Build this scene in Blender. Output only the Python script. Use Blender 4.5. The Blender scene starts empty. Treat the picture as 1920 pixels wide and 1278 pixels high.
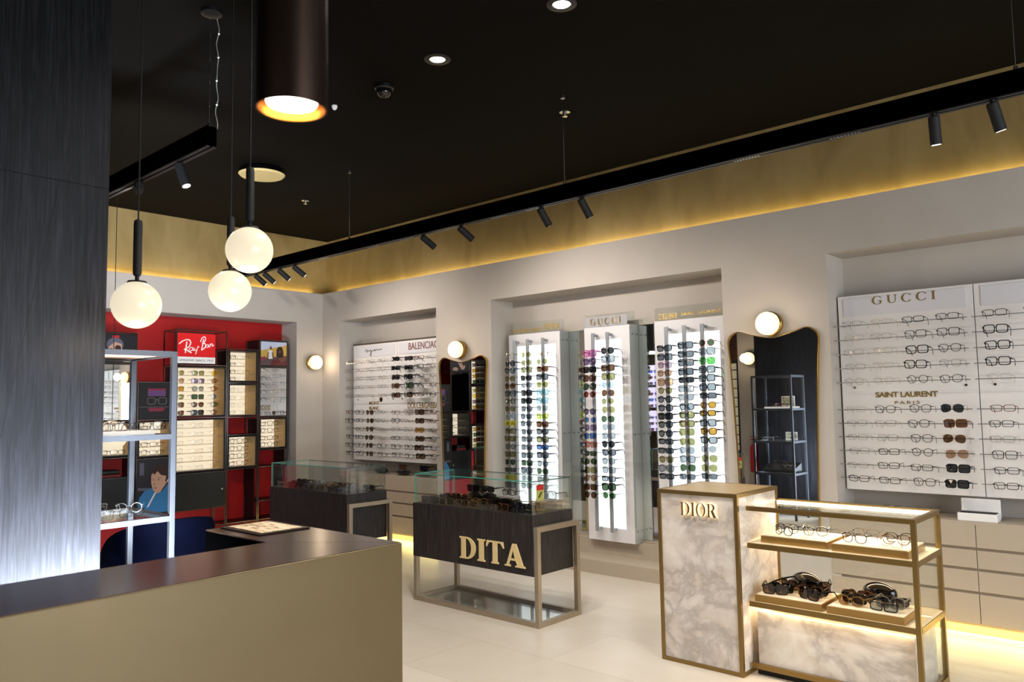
import bpy, math, random
from math import sin, cos, pi, radians, atan2, sqrt
from mathutils import Matrix, Vector
random.seed(7)
sc = bpy.context.scene
COL = sc.collection
# ------------------------------------------------------------------ camera
FPX = 1459.6
def _axes(a, b, c):
    F = Vector((sin(a)*cos(b), cos(a)*cos(b), sin(b))); R = Vector((cos(a), -sin(a), 0)); U = R.cross(F)
    return cos(c)*R + sin(c)*U, -sin(c)*R + cos(c)*U, F
R_, U_, F_ = _axes(radians(-42.1366), radians(4.5114), radians(-0.95338))
cd = bpy.data.cameras.new('camera'); cam = bpy.data.objects.new('camera', cd); COL.objects.link(cam)
M = Matrix.Identity(4)
for i in range(3):
    M[i][0] = R_[i]; M[i][1] = U_[i]; M[i][2] = -F_[i]
M[2][3] = 1.5
cam.matrix_world = M
cd.sensor_width = 36; cd.sensor_fit = 'HORIZONTAL'; cd.lens = 36*FPX/1920
cd.clip_start = 0.05; cd.clip_end = 100
cd.dof.use_dof = True; cd.dof.focus_distance = 5.6; cd.dof.aperture_fstop = 4
sc.camera = cam
# ------------------------------------------------------------------ world, exposure
w = bpy.data.worlds.new('world'); sc.world = w; w.use_nodes = True
w.node_tree.nodes['Background'].inputs[0].default_value = (0.75, 0.85, 1, 1)
w.node_tree.nodes['Background'].inputs[1].default_value = 0.12
vs = sc.view_settings
sc.display_settings.display_device = 'sRGB'
vs.view_transform = 'Standard'; vs.look = 'None'; vs.gamma = 1; vs.use_curve_mapping = False; vs.exposure = 0.0
sc.cycles.transparent_max_bounces = 32
sc.cycles.max_bounces = 7
sc.cycles.sample_clamp_indirect = 4
def lamp(name, kind, loc, power, color=(1, .8, .6), target=None, parent=None, **k):
    d = bpy.data.lights.new(name, kind); d.energy = power; d.color = color
    for a, v in k.items(): setattr(d, a, v)
    o = bpy.data.objects.new(name, d); COL.objects.link(o); o.location = loc
    if target is not None:
        o.rotation_euler = (Vector(target)-Vector(loc)).to_track_quat('-Z', 'Y').to_euler()
    if parent is not None:
        o.parent = parent; o.matrix_parent_inverse = Matrix.Translation(parent.location).inverted()
    return o
WARM = (1, .78, .55); LEDW = (1, .78, .26); COOL = (.82, .93, 1)
YW = 5.62; XW = -8.288; ZT = 2.90; ZC = 3.62
# daylight from the shop front on the +x side
lamp('daylight', 'AREA', (3.9, 1.9, 1.55), 300, (.86, .93, 1), target=(-4, 1.9, 1.35), shape='RECTANGLE', size=4.2, size_y=2.7)
# cove light strips behind the top of the white walls
lamp('cove_back', 'AREA', ((XW+2)/2, 5.785, 2.915), 12, LEDW, target=((XW+2)/2, 5.80, 3.4), shape='RECTANGLE', size=10.2, size_y=.03)
o = lamp('cove_left', 'AREA', (XW-.165, 3.3, 2.915), 8, LEDW, shape='RECTANGLE', size=.03, size_y=4.6); o.rotation_euler = (pi, radians(12), 0)
# glow under the drawer plinths
for nm_, x_, w_ in (('kick_back', -.3, 3.4), ('kick_corner', -7.05, 1.7)):
    o = lamp(nm_, 'AREA', (x_, 5.652, .068), 4.2*w_, (1, .80, .22), shape='RECTANGLE', size=w_, size_y=.03); o.rotation_euler = (radians(-30), 0, 0)

# ------------------------------------------------------------------ materials
def lin(h):
    h = h.lstrip('#'); r = [int(h[i:i+2], 16)/255 for i in (0, 2, 4)]
    return tuple((c/12.92 if c <= .04045 else ((c+.055)/1.055)**2.4) for c in r)
MATS = {}
def mat(name, col=(.5, .5, .5), rough=.5, metal=0., emit=None, es=0., spec=.5, coat=0., trans=0., ior=1.45, alpha=1):
    if name in MATS: return MATS[name]
    if isinstance(col, str): col = lin(col)
    m = bpy.data.materials.new(name); m.use_nodes = True
    b = m.node_tree.nodes['Principled BSDF']
    b.inputs['Base Color'].default_value = (*col, 1); b.inputs['Roughness'].default_value = rough
    b.inputs['Metallic'].default_value = metal; b.inputs['Specular IOR Level'].default_value = spec
    b.inputs['Coat Weight'].default_value = coat; b.inputs['Transmission Weight'].default_value = trans
    b.inputs['IOR'].default_value = ior
    if emit is not None:
        if isinstance(emit, str): emit = lin(emit)
        b.inputs['Emission Color'].default_value = (*emit, 1); b.inputs['Emission Strength'].default_value = es
    MATS[name] = m
    return m
def N(m, t, **k):
    n = m.node_tree.nodes.new(t)
    for a, v in k.items(): setattr(n, a, v)
    return n
def L(m, a, b): m.node_tree.links.new(a, b)
def ramp(m, fac, stops):
    r = N(m, 'ShaderNodeValToRGB'); L(m, fac, r.inputs[0]); e = r.color_ramp.elements
    while len(e) < len(stops): e.new(.5)
    for q, (p, c) in zip(e, stops):
        q.position = p; q.color = (*(lin(c) if isinstance(c, str) else c), 1)
    return r.outputs[0]
def coords(m, scale=(1, 1, 1), rot=(0, 0, 0)):
    g = N(m, 'ShaderNodeNewGeometry'); mp = N(m, 'ShaderNodeMapping')
    mp.inputs['Scale'].default_value = scale; mp.inputs['Rotation'].default_value = rot
    L(m, g.outputs['Position'], mp.inputs[0]); return mp.outputs[0]
def noise(m, vec, sc_, det=6, rough=.55, dist=0):
    n = N(m, 'ShaderNodeTexNoise'); n.inputs['Scale'].default_value = sc_; n.inputs['Detail'].default_value = det
    n.inputs['Roughness'].default_value = rough; n.inputs['Distortion'].default_value = dist
    L(m, vec, n.inputs['Vector']); return n.outputs['Fac']
def bump(m, fac, s=.1, d=.01):
    b = N(m, 'ShaderNodeBump'); b.inputs['Strength'].default_value = s; b.inputs['Distance'].default_value = d
    L(m, fac, b.inputs['Height']); L(m, b.outputs[0], m.node_tree.nodes['Principled BSDF'].inputs['Normal'])
def noisy(name, stops, scale, vscale=(1, 1, 1), rough=.5, metal=0., bs=0., dist=0, det=6, spec=.5, coat=0):
    m = mat(name, (1, 1, 1), rough, metal, spec=spec, coat=coat); b = m.node_tree.nodes['Principled BSDF']
    f = noise(m, coords(m, vscale), scale, det, dist=dist)
    L(m, ramp(m, f, stops), b.inputs['Base Color'])
    if bs: bump(m, f, bs)
    return m
wall_m = noisy('wall_plaster', [(.3, '#b9b0a6'), (.7, '#beb6ac')], 3, rough=.85, bs=.04)
ceil_m = noisy('ceiling_black', [(.3, '#080604'), (.7, '#0b0806')], 2, rough=.9, spec=.1)
red_m = noisy('red_wall', [(.3, '#a3080a'), (.7, '#b00b0d')], 2, rough=.55)
gold_m = noisy('gold_leaf', [(.25, '#8c764a'), (.5, '#a38c5c'), (.75, '#b29c6e')], 1.6, (2.2, 2.2, .9), rough=.55, metal=.35, bs=.05, dist=.6)
oak_m = mat('black_oak', (.02, .02, .02), .42, spec=.25); b = oak_m.node_tree.nodes['Principled BSDF']
f1 = noise(oak_m, coords(oak_m, (30, 30, 1.1)), 3, 8, .6, 1.2); L(oak_m, ramp(oak_m, f1, [(.34, '#070708'), (.5, '#121215'), (.66, '#1e1e22')]), b.inputs['Base Color']); bump(oak_m, f1, .35, .004)
oakb_m = mat('brown_oak', (.02, .02, .02), .5); b = oakb_m.node_tree.nodes['Principled BSDF']
f1 = noise(oakb_m, coords(oakb_m, (40, 40, 2.2)), 3, 8, .6, .8); L(oakb_m, ramp(oakb_m, f1, [(.35, '#161212'), (.5, '#231e1d'), (.65, '#383130')]), b.inputs['Base Color']); bump(oakb_m, f1, .25, .003)
marble_m = mat('marble', (.8, .8, .8), .28); b = marble_m.node_tree.nodes['Principled BSDF']
v = coords(marble_m, (1, 1, 1.15)); f1 = noise(marble_m, v, 2.6, 9, .6, .55); f2 = noise(marble_m, v, 7, 6, .5, .8)
mx = N(marble_m, 'ShaderNodeMix', data_type='RGBA', blend_type='MULTIPLY'); mx.inputs[0].default_value = .8
L(marble_m, ramp(marble_m, f1, [(.36, '#e9e4dd'), (.45, '#dcd5ce'), (.50, '#c0b9b4'), (.55, '#dfd8d1'), (.66, '#ebe6df')]), mx.inputs[6])
L(marble_m, ramp(marble_m, f2, [(.3, '#ffffff'), (.6, '#e6dfd8')]), mx.inputs[7]); L(marble_m, mx.outputs[2], b.inputs['Base Color'])
floor_m = mat('stone_floor', (.6, .6, .6), .3); b = floor_m.node_tree.nodes['Principled BSDF']
v = coords(floor_m); br = N(floor_m, 'ShaderNodeTexBrick'); L(floor_m, v, br.inputs['Vector'])
br.inputs['Scale'].default_value = 1; br.inputs['Brick Width'].default_value = 1.2; br.inputs['Row Height'].default_value = .6; br.inputs['Mortar Size'].default_value = .0022
br.inputs['Color1'].default_value = (*lin('#d0c9c0'), 1); br.inputs['Color2'].default_value = (*lin('#c9c2b8'), 1); br.inputs['Mortar'].default_value = (*lin('#b0a697'), 1)
f1 = noise(floor_m, v, 2.3, 8, .6, .5); mx = N(floor_m, 'ShaderNodeMix', data_type='RGBA', blend_type='MULTIPLY'); mx.inputs[0].default_value = 1
L(floor_m, br.outputs[0], mx.inputs[6]); L(floor_m, ramp(floor_m, f1, [(.3, '#f6f2ec'), (.65, '#fffdf8')]), mx.inputs[7]); L(floor_m, mx.outputs[2], b.inputs['Base Color'])
L(floor_m, ramp(floor_m, noise(floor_m, v, 6, 5), [(.3, (.30,)*3), (.7, (.36,)*3)]), b.inputs['Roughness'])
bronze_m = noisy('bronze_front', [(.3, '#6e6046'), (.7, '#7a6b4f')], 1.1, rough=.45, metal=.7, dist=.5)
btop_m = noisy('bronze_top', [(.3, '#3a2920'), (.7, '#493429')], 1.5, rough=.2, metal=.6, dist=.5)
champ_m = mat('champagne_metal', '#a89a86', .38, .7)
brass_m = mat('brushed_brass', '#8f7648', .35, .85)
gold_p = mat('polished_gold', '#d9b25e', .2, 1)
steel_m = mat('steel', '#b9bcc0', .25, 1)
dsteel_m = mat('dark_chrome', '#6b6664', .22, 1)
black_m = mat('black_paint', '#0b0b0c', .4)
gblk_m = mat('gloss_black', '#0a0a0b', .15, coat=.5)
mblk_m = mat('matt_black', '#101011', .7)
greym = mat('grey_metal', '#7d8087', .35, .6)
mirror_m = mat('mirror', (.86, .88, .87), .0, 1)
lac_m = mat('beige_lacquer', '#b0a290', .45)
gap_m = mat('shadow_gap', '#9c8c79', .6)
white_m = mat('white_board', '#e8e3df', .35)
strip_m = mat('sign_strip', '#dcd9dc', .3)
wht_m = mat('white_paint', '#ebe9e6', .45)
panel_m = mat('panel_white', '#dfdcdd', .4)
lit_m = mat('lit_panel', '#ffffff', .5, emit=(.88, .97, 1), es=1.05)
cream_m = mat('lit_cream', '#8a7f68', .5, emit=(1, .86, .64), es=.85)
side_m = mat('box_side', '#c9a66e', .6)
globe_m = mat('opal_globe', '#8f8672', .25, emit=(1, .88, .64), es=.82)
scon_m = mat('sconce_opal', '#b8ac90', .3, emit=(1, .86, .52), es=1.3)
led_m = mat('led_warm', '#ffffff', .5, emit=(1, .80, .48), es=7)
lens_on = mat('lamp_lens', '#ffffff', .5, emit=(1, .93, .84), es=12)
copper_m = mat('copper_inner', '#b8742a', .3, 1, emit=(1, .42, .05), es=.12)
blue_m = noisy('navy_velvet', [(.3, '#01020b'), (.7, '#010310')], 8, rough=.8)
blue_m.node_tree.nodes['Principled BSDF'].inputs['Sheen Weight'].default_value = 0; blue_m.node_tree.nodes['Principled BSDF'].inputs['Specular IOR Level'].default_value = .03
blue_m.node_tree.nodes['Principled BSDF'].inputs['Sheen Tint'].default_value = (.1, .25, 1, 1)
teal_m = mat('glass_edge', '#3d9c88', .15, spec=.8, emit=(.1, .5, .4), es=0.0)
tdark_m = mat('glass_edge_dark', '#27483f', .15, spec=.8)
goldl_m = mat('gold_letters', '#e6cd94', .5, .1)
goldt_m = mat('gold_text', '#8a713a', .45, .3)
redt_m = mat('maroon_text', '#7a4b40', .5)
rred_m = mat('sign_red', '#c10d12', .45, emit=(.8, .01, .015), es=.35)
rwht_m = mat('sign_white', '#f4f4f2', .45, emit=(1, 1, 1), es=.25)
navy_m = mat('sign_ink', '#1b1e26', .6)
green_m = mat('green_sticker', '#159a5b', .5)
def thin_glass(name, tint, gl=.1, rough=.0, gcol=(1, 1, 1)):
    if name in MATS: return MATS[name]
    m = bpy.data.materials.new(name); m.use_nodes = True; nt = m.node_tree; nt.nodes.clear()
    o = N(m, 'ShaderNodeOutputMaterial'); t = N(m, 'ShaderNodeBsdfTransparent'); g = N(m, 'ShaderNodeBsdfGlossy'); x = N(m, 'ShaderNodeMixShader')
    t.inputs[0].default_value = (*(lin(tint) if isinstance(tint, str) else tint), 1); g.inputs['Roughness'].default_value = rough; g.inputs[0].default_value = (*gcol, 1)
    lw = N(m, 'ShaderNodeLayerWeight'); lw.inputs[0].default_value = .25; mm = N(m, 'ShaderNodeMath', operation='MULTIPLY_ADD')
    L(m, lw.outputs['Fresnel'], mm.inputs[0]); mm.inputs[1].default_value = .33; mm.inputs[2].default_value = gl-.03; mm.use_clamp = True
    L(m, mm.outputs[0], x.inputs[0]); L(m, t.outputs[0], x.inputs[1]); L(m, g.outputs[0], x.inputs[2]); L(m, x.outputs[0], o.inputs[0])
    MATS[name] = m; return m
glass_m = thin_glass('clear_glass', (.975, .99, .985), .04)
acr_m = thin_glass('acrylic', (.93, .95, .94), .06)
# ------------------------------------------------------------------ mesh builder
class MB:
    def __init__(s): s.v = []; s.f = []; s.m = []; s.k = 0
    def add(s, vs_, fs, mi=None):
        n = len(s.v); s.v += [tuple(p) for p in vs_]; s.f += [tuple(i+n for i in f) for f in fs]; s.m += [s.k if mi is None else mi]*len(fs); return s
    def mi(s, k): s.k = k; return s
    def box(s, x0, x1, y0, y1, z0, z1, mi=None):
        return s.add([(x, y, z) for z in (z0, z1) for y in (y0, y1) for x in (x0, x1)], [(0, 2, 3, 1), (4, 5, 7, 6), (0, 1, 5, 4), (2, 6, 7, 3), (0, 4, 6, 2), (1, 3, 7, 5)], mi)
    def tube(s, pts, r, n=8, caps=True, mi=None):
        pts = [Vector(p) for p in pts]; rs = r if isinstance(r, (list, tuple)) else [r]*len(pts); vs_ = []; up = None
        for i, p in enumerate(pts):
            t = (pts[min(i+1, len(pts)-1)]-pts[max(i-1, 0)]).normalized()
            if up is None: up = Vector((0, 0, 1)) if abs(t.z) < .9 else Vector((1, 0, 0))
            a = t.cross(up).normalized(); b_ = a.cross(t).normalized(); up = b_
            for j in range(n):
                q = 2*pi*(j+.5)/n; vs_.append(p+a*cos(q)*rs[i]+b_*sin(q)*rs[i])
        fs = [(i*n+j, i*n+(j+1) % n, (i+1)*n+(j+1) % n, (i+1)*n+j) for i in range(len(pts)-1) for j in range(n)]
        if caps: fs += [tuple(range(n))[::-1], tuple(range((len(pts)-1)*n, len(pts)*n))]
        return s.add(vs_, fs, mi)
    def lathe(s, prof, c=(0, 0, 0), n=32, axis='z', mi=None, caps=True):
        vs_ = []
        for r, h in prof:
            for j in range(n):
                a = 2*pi*j/n; p = (r*cos(a), r*sin(a), h)
                if axis == 'y': p = (p[0], p[2], p[1])
                if axis == 'x': p = (p[2], p[0], p[1])
                vs_.append((p[0]+c[0], p[1]+c[1], p[2]+c[2]))
        fs = [(i*n+j, i*n+(j+1) % n, (i+1)*n+(j+1) % n, (i+1)*n+j) for i in range(len(prof)-1) for j in range(n)]
        if caps and prof[0][0] > 1e-6: fs.append(tuple(range(n))[::-1])
        if caps and prof[-1][0] > 1e-6: fs.append(tuple(range((len(prof)-1)*n, len(prof)*n)))
        return s.add(vs_, fs, mi)
    def ball(s, c, r, n=32, sq=(1, 1, 1), mi=None):
        k = n//2; vs_ = [(c[0]+r*sq[0]*sin(pi*i/k)*cos(2*pi*j/n), c[1]+r*sq[1]*sin(pi*i/k)*sin(2*pi*j/n), c[2]+r*sq[2]*cos(pi*i/k)) for i in range(k+1) for j in range(n)]
        return s.add(vs_, [(i*n+j, (i+1)*n+j, (i+1)*n+(j+1) % n, i*n+(j+1) % n) for i in range(k) for j in range(n)], mi)
    def prism(s, pts, f0, f1, mi=None):
        """pts: 2D outline; f0/f1 map a 2D point to 3D for both caps"""
        n = len(pts); vs_ = [f0(p) for p in pts]+[f1(p) for p in pts]
        return s.add(vs_, [tuple(range(n))[::-1], tuple(range(n, 2*n))]+[(i, (i+1) % n, n+(i+1) % n, n+i) for i in range(n)], mi)
    def build(s, name, mats, parent=None, smooth=False, kind=None, bevel=0):
        me = bpy.data.meshes.new(name)
        vs_ = s.v
        if parent is not None:
            I = root_mat(parent).inverted(); vs_ = [I @ Vector(p) for p in vs_]
        me.from_pydata(vs_, [], s.f)
        for m in (mats if isinstance(mats, (list, tuple)) else [mats]): me.materials.append(m)
        me.polygons.foreach_set('material_index', s.m)
        me.validate(); me.update()
        if smooth:
            me.polygons.foreach_set('use_smooth', [True]*len(me.polygons))
            if smooth != 'all': me.set_sharp_from_angle(angle=radians(40))
        o = bpy.data.objects.new(name, me); COL.objects.link(o)
        if parent is not None: o.parent = parent
        if kind: o['kind'] = kind
        if bevel:
            bm_ = o.modifiers.new('b', 'BEVEL'); bm_.width = bevel; bm_.segments = 2; bm_.limit_method = 'ANGLE'
        return o
def root_mat(o):
    while o.parent is not None: o = o.parent
    return Matrix.Translation(o.location) @ Matrix.Rotation(o.rotation_euler.z, 4, 'Z')
def tag(o, label, cat, group=None):
    o['label'] = label; o['category'] = cat
    if group: o['group'] = group
    return o
def thing(name, label, cat, loc=(0, 0, 0), rz=0, group=None):
    o = bpy.data.objects.new(name, None); COL.objects.link(o); o.location = loc; o.rotation_euler = (0, 0, rz); o.empty_display_size = .05
    return tag(o, label, cat, group)
def struct(name, b, m, **k):
    return b.build(name, m, kind='structure', **k)
def frame_bars(b, x0, x1, y0, y1, z0, z1, t, skip=()):
    """box outline of square bars"""
    for x in (x0, x1-t):
        for y in (y0, y1-t): b.box(x, x+t, y, y+t, z0, z1)
    for z in (z0, z1-t):
        for y in (y0, y1-t): b.box(x0+t, x1-t, y, y+t, z, z+t)
        for x in (x0, x1-t): b.box(x, x+t, y0+t, y1-t, z, z+t)
    return b
# ------------------------------------------------------------------ writing
def word_mesh(splines=None, text=None, offset=0, spacing=1, extr=.02):
    if text is not None:
        c = bpy.data.curves.new('w', 'FONT'); c.body = text; c.space_character = spacing; c.offset = offset
    else:
        c = bpy.data.curves.new('w', 'CURVE'); c.dimensions = '2D'; c.fill_mode = 'BOTH'
        for pts in splines:
            sp = c.splines.new('POLY'); sp.points.add(len(pts)-1); sp.use_cyclic_u = True
            for q, p in zip(sp.points, pts): q.co = (p[0], p[1], 0, 1)
    c.extrude = extr
    o = bpy.data.objects.new('w', c); COL.objects.link(o); bpy.context.view_layer.update()
    me = bpy.data.meshes.new_from_object(o.evaluated_get(bpy.context.evaluated_depsgraph_get()))
    bpy.data.objects.remove(o); bpy.data.curves.remove(c)
    v = [tuple(p.co) for p in me.vertices]; f = [tuple(p.vertices) for p in me.polygons]; bpy.data.meshes.remove(me)
    return v, f
def put_word(name, m, parent, a0, a1, z0, z1, plane, depth=.004, face='-y', **k):
    """stretches a word onto a wall rectangle; face -y: a is x; face +x: a is y; plane = wall coordinate"""
    v, f = word_mesh(**k)
    xs = [p[0] for p in v]; ys = [p[1] for p in v]; zs = [p[2] for p in v]
    X0, X1, Y0, Y1, Z0, Z1 = min(xs), max(xs), min(ys), max(ys), min(zs), max(zs)
    b = MB(); out = []
    for p in v:
        a = a0+(p[0]-X0)/(X1-X0)*(a1-a0); z = z0+(p[1]-Y0)/(Y1-Y0)*(z1-z0); d = (p[2]-Z0)/max(1e-9, Z1-Z0)*depth
        out.append((a, plane-d, z) if face == '-y' else (plane+d, a, z))
    b.add(out, f)
    return b.build(name, m, parent)
def arc(cx, cy, rx, ry, a0, a1, n=14):
    return [(cx+rx*cos(radians(a0+(a1-a0)*i/n)), cy+ry*sin(radians(a0+(a1-a0)*i/n))) for i in range(n+1)]
def glyph(ch, s=.2, t=.06):
    """serif capitals: s stem width, t thin/serif; returns contours and advance"""
    j = t*.9
    if ch == 'I': w_ = s+.18; return [[(0, 0), (w_, 0), (w_, j), (w_-.08, j+.03), (w_-.08, 1-j-.03), (w_, 1-j), (w_, 1), (0, 1), (0, 1-j), (.09, 1-j-.03), (.09, j+.03), (0, j)]], w_
    if ch == 'D':
        return [[(0, 0), (.4, 0)]+arc(.4, .5, .5, .5, -90, 90)+[(0, 1), (0, 1-j), (.09, 1-j-.03), (.09, j+.03), (0, j)],
                [(.09+s, t), (.38, t)]+arc(.38, .5, .52-s, .5-t, -90, 90)+[(.09+s, 1-t)]], .9
    if ch == 'T':
        return [[(.0, 1), (.86, 1), (.9, .72), (.86, .72), (.74, .92), (.43+s/2, .93), (.43+s/2, j+.03), (.62, j), (.62, 0), (.24, 0), (.24, j), (.43-s/2, j+.03), (.43-s/2, .93), (.12, .92), (0, .72), (-.04, .72)]], .88
    if ch == 'A':
        return [[(-.04, 0), (.26, 0), (.26, j), (.17, j+.03), (.24, .27), (.52, .27), (.60, j+.03), (.50, j), (.50, 0), (1.0, 0), (1.0, j), (.90, j+.03), (.56, 1), (.36, 1), (.06, j+.03), (-.04, j)], [(.27, .36), (.49, .36), (.385, .72)]], .98
    if ch == 'O': return [arc(.46, .5, .46, .52, 0, 354, 30), arc(.46, .5, .46-s*.9, .52-t, 0, 354, 30)], .92
    if ch == 'R':
        return [[(0, 0), (.12+s+.06, 0), (.12+s+.06, j), (.09+s, j+.03), (.09+s, .46), (.36, .46), (.62, 0), (.9, 0), (.9, j), (.84, j+.02), (.58, .5)]+arc(.42, .745, .32, .255, -55, 90)+[(0, 1), (0, 1-j), (.09, 1-j-.03), (.09, j+.03), (0, j)],
                [(.09+s, .46+t), (.36, .46+t)]+arc(.36, .745, .36-s*.95, .255-t, -80, 90)+[(.09+s, 1-t)]], .9
    if ch in 'CG':
        o = arc(.48, .5, .48, .52, 42, 318, 30)
        i = arc(.50, .5, .48-s, .52-t, 312, 48, 26)
        if ch == 'C': return [o+[(.86, .26)]+i+[(.86, .74), (.86, .92)]], .92
        return [o+[(.86, .02), (.88, .40), (.95, .43), (.95, .46), (.58, .46), (.58, .43), (.88-s, .40), (.88-s, .12)]+i[3:]+[(.86, .74), (.86, .92)]], .97
    if ch == 'U':
        return [[(0, 1), (0, 1-j), (.09, 1-j-.03), (.09, .36)]+arc(.46, .36, .37, .37, 180, 360, 16)+[(.83, 1-j-.03), (.92, 1-j), (.92, 1), (.66, 1), (.66, 1-j), (.77, 1-j-.03), (.77, .36)]+arc(.46+s*.35, .36, .31-s*.35, .31, 360, 180, 14)+[(.09+s, 1-j-.03), (.09+s+.09, 1-j), (.09+s+.09, 1)]], .92
def word_splines(wd, s=.2, t=.06, gap=.14):
    x = 0; out = []
    for ch in wd:
        cs, a = glyph(ch, s, t)
        out += [[(p[0]+x, p[1]) for p in c] for c in cs]; x += a+gap
    return out
# ------------------------------------------------------------------ setting
XR = 4.2
n1 = (-7.93, -6.18); n2 = (-5.364, -2.848); n3 = (-2.032, 1.2)
NT = 2.53; YB = 5.95
struct('floor', MB().box(-14, XR+2, -6, 6.3, -.1, 0), floor_m)
struct('ceiling', MB().box(-14, XR+.2, -6, 6.3, ZC, ZC+.1), ceil_m)
b = MB()
for x0, x1 in ((XW-.5, n1[0]), (n1[1], n2[0]), (n2[1], n3[0]), (n3[1], XR)): b.box(x0, x1, YW, YB, 0, ZT)
for x0, x1 in (n1, n2, n3): b.box(x0, x1, YW, YB, NT, ZT)
b.box(XW-.5, XR, YB, YB+.1, 0, ZT)
struct('wall_back', b, wall_m)
struct('trim_1', MB().box(XW-.2, XR, YW+.2, YW+.36, ZT, ZC), gold_m)
YN0 = 1.15; 
b = MB(); b.box(-8.63, XW, 5.25, YW, 0, ZT); b.box(-8.63, XW, YN0, 5.25, 2.52, ZT); b.box(-8.63, XW, .95, YN0, 0, ZT); b.box(-8.75, -8.63, .95, YW, 0, ZT)
struct('wall_left', b, wall_m)
struct('wall_left_recess', MB().box(-8.63, -8.622, YN0, 5.25, 0, 2.52), red_m)
struct('trim_2', MB().box(XW-.36, XW-.2, .95, YW+.2, ZT, ZC), gold_m)
# dark oak clad partition
b = MB(); b.box(-4.59, -3.535, -3.0, 1.30, 0, 2.455); b.box(-4.59, -3.535, -3.0, 1.30, 2.459, ZC); b.box(-4.58, -3.54, -2.99, 1.295, 2.45, 2.465)
struct('wall_partition', b, oak_m)
b = MB()  # fine joints cut as shallow dark lines in the cladding
def joint(b, y0, z0, y1, z1, x=-3.5345, w_=.0016):
    d = Vector((y1-y0, z1-z0)).normalized(); n = (-d.y*w_, d.x*w_)
    b.add([(x, y0+n[0], z0+n[1]), (x, y0-n[0], z0-n[1]), (x, y1-n[0], z1-n[1]), (x, y1+n[0], z1+n[1])], [(0, 1, 2, 3)])
joint(b, .905, 0, .915, 1.35); joint(b, .915, 1.35, .905, 2.455); joint(b, .915, 1.35, 1.105, 2.455); joint(b, .905, 2.46, .55, 3.62)
struct('trim_3', b, mat('joint_dark', '#020203', .9))
b = MB()
b.box(-5.02, -4.59, .83, .95, 0, ZC); b.box(-8.75, -7.75, .83, .95, 0, ZC)
struct('wall_near', b, wall_m)
struct('wall_front', MB().box(-14, XR, -4.2, -4.1, 0, ZC), wall_m)
b = MB(); b.box(XR, XR+.1, -4.2, -.4, 0, ZC); b.box(XR, XR+.1, 4.2, 6.3, 0, ZC); b.box(XR, XR+.1, -.4, 4.2, 3.0, ZC)
struct('wall_right', b, wall_m)
wf = MB()
for y in (-.4, 1.1, 2.65, 4.15): wf.box(XR, XR+.06, y, y+.05, 0, 3.0)
wf.box(XR, XR+.06, -.4, 4.2, 2.95, 3.0); wf.box(XR, XR+.06, -.4, 4.2, 0, .06)
wn = struct('window_1', wf, black_m)
MB().box(XR+.02, XR+.03, -.35, 4.15, .06, 2.95).build('pane', glass_m, wn)
# cove strips on top of the walls
b = MB().box(XW, 2, YW+.17, YW+.19, ZT, ZT+.012); st = b.build('cove_light_strip', led_m); tag(st, 'thin warm light strip hidden on the ledge below the long gold band', 'light strip')
b = MB().box(XW-.19, XW-.17, 1, 5.6, ZT, ZT+.012); st = b.build('cove_light_strip', led_m); tag(st, 'thin warm light strip on the ledge above the red niche wall', 'light strip')
# ------------------------------------------------------------------ eyewear
SHAPES = {  # a, b, exponent, top-outer lift, bottom-outer drop
    'rectangular': (.0275, .0175, 4.0, 0, 0), 'square': (.0275, .0225, 4.2, 0, 0), 'round': (.0235, .0235, 2.0, 0, 0), 'panto': (.0255, .0225, 2.5, .001, -.002),
    'cat-eye': (.0285, .0205, 2.9, .006, -.002), 'aviator': (.0295, .0245, 2.3, .001, .0055), 'oversized': (.0300, .0265, 3.2, .002, 0)}
EX = .0345
def eye(shape, off=0, n=18):
    a, b_, e, up, dn = SHAPES[shape]; a += off; b_ += off; out = []
    for i in range(n):
        t = 2*pi*i/n; c, s_ = cos(t), sin(t)
        x = a*abs(c)**(2/e)*(1 if c >= 0 else -1); z = b_*abs(s_)**(2/e)*(1 if s_ >= 0 else -1)
        if x > 0 and z > 0: z += up*(x/a)
        if z < 0:
            z -= dn*max(0, (x/a+.5))*(-z/b_) if dn > 0 else 0; x += (dn*.6*(-z/b_) if dn < 0 else 0)*(x/a)
        out.append((x, z))
    return out
def wrapy(x): return 2.2*x*x
EY = {}
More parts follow.
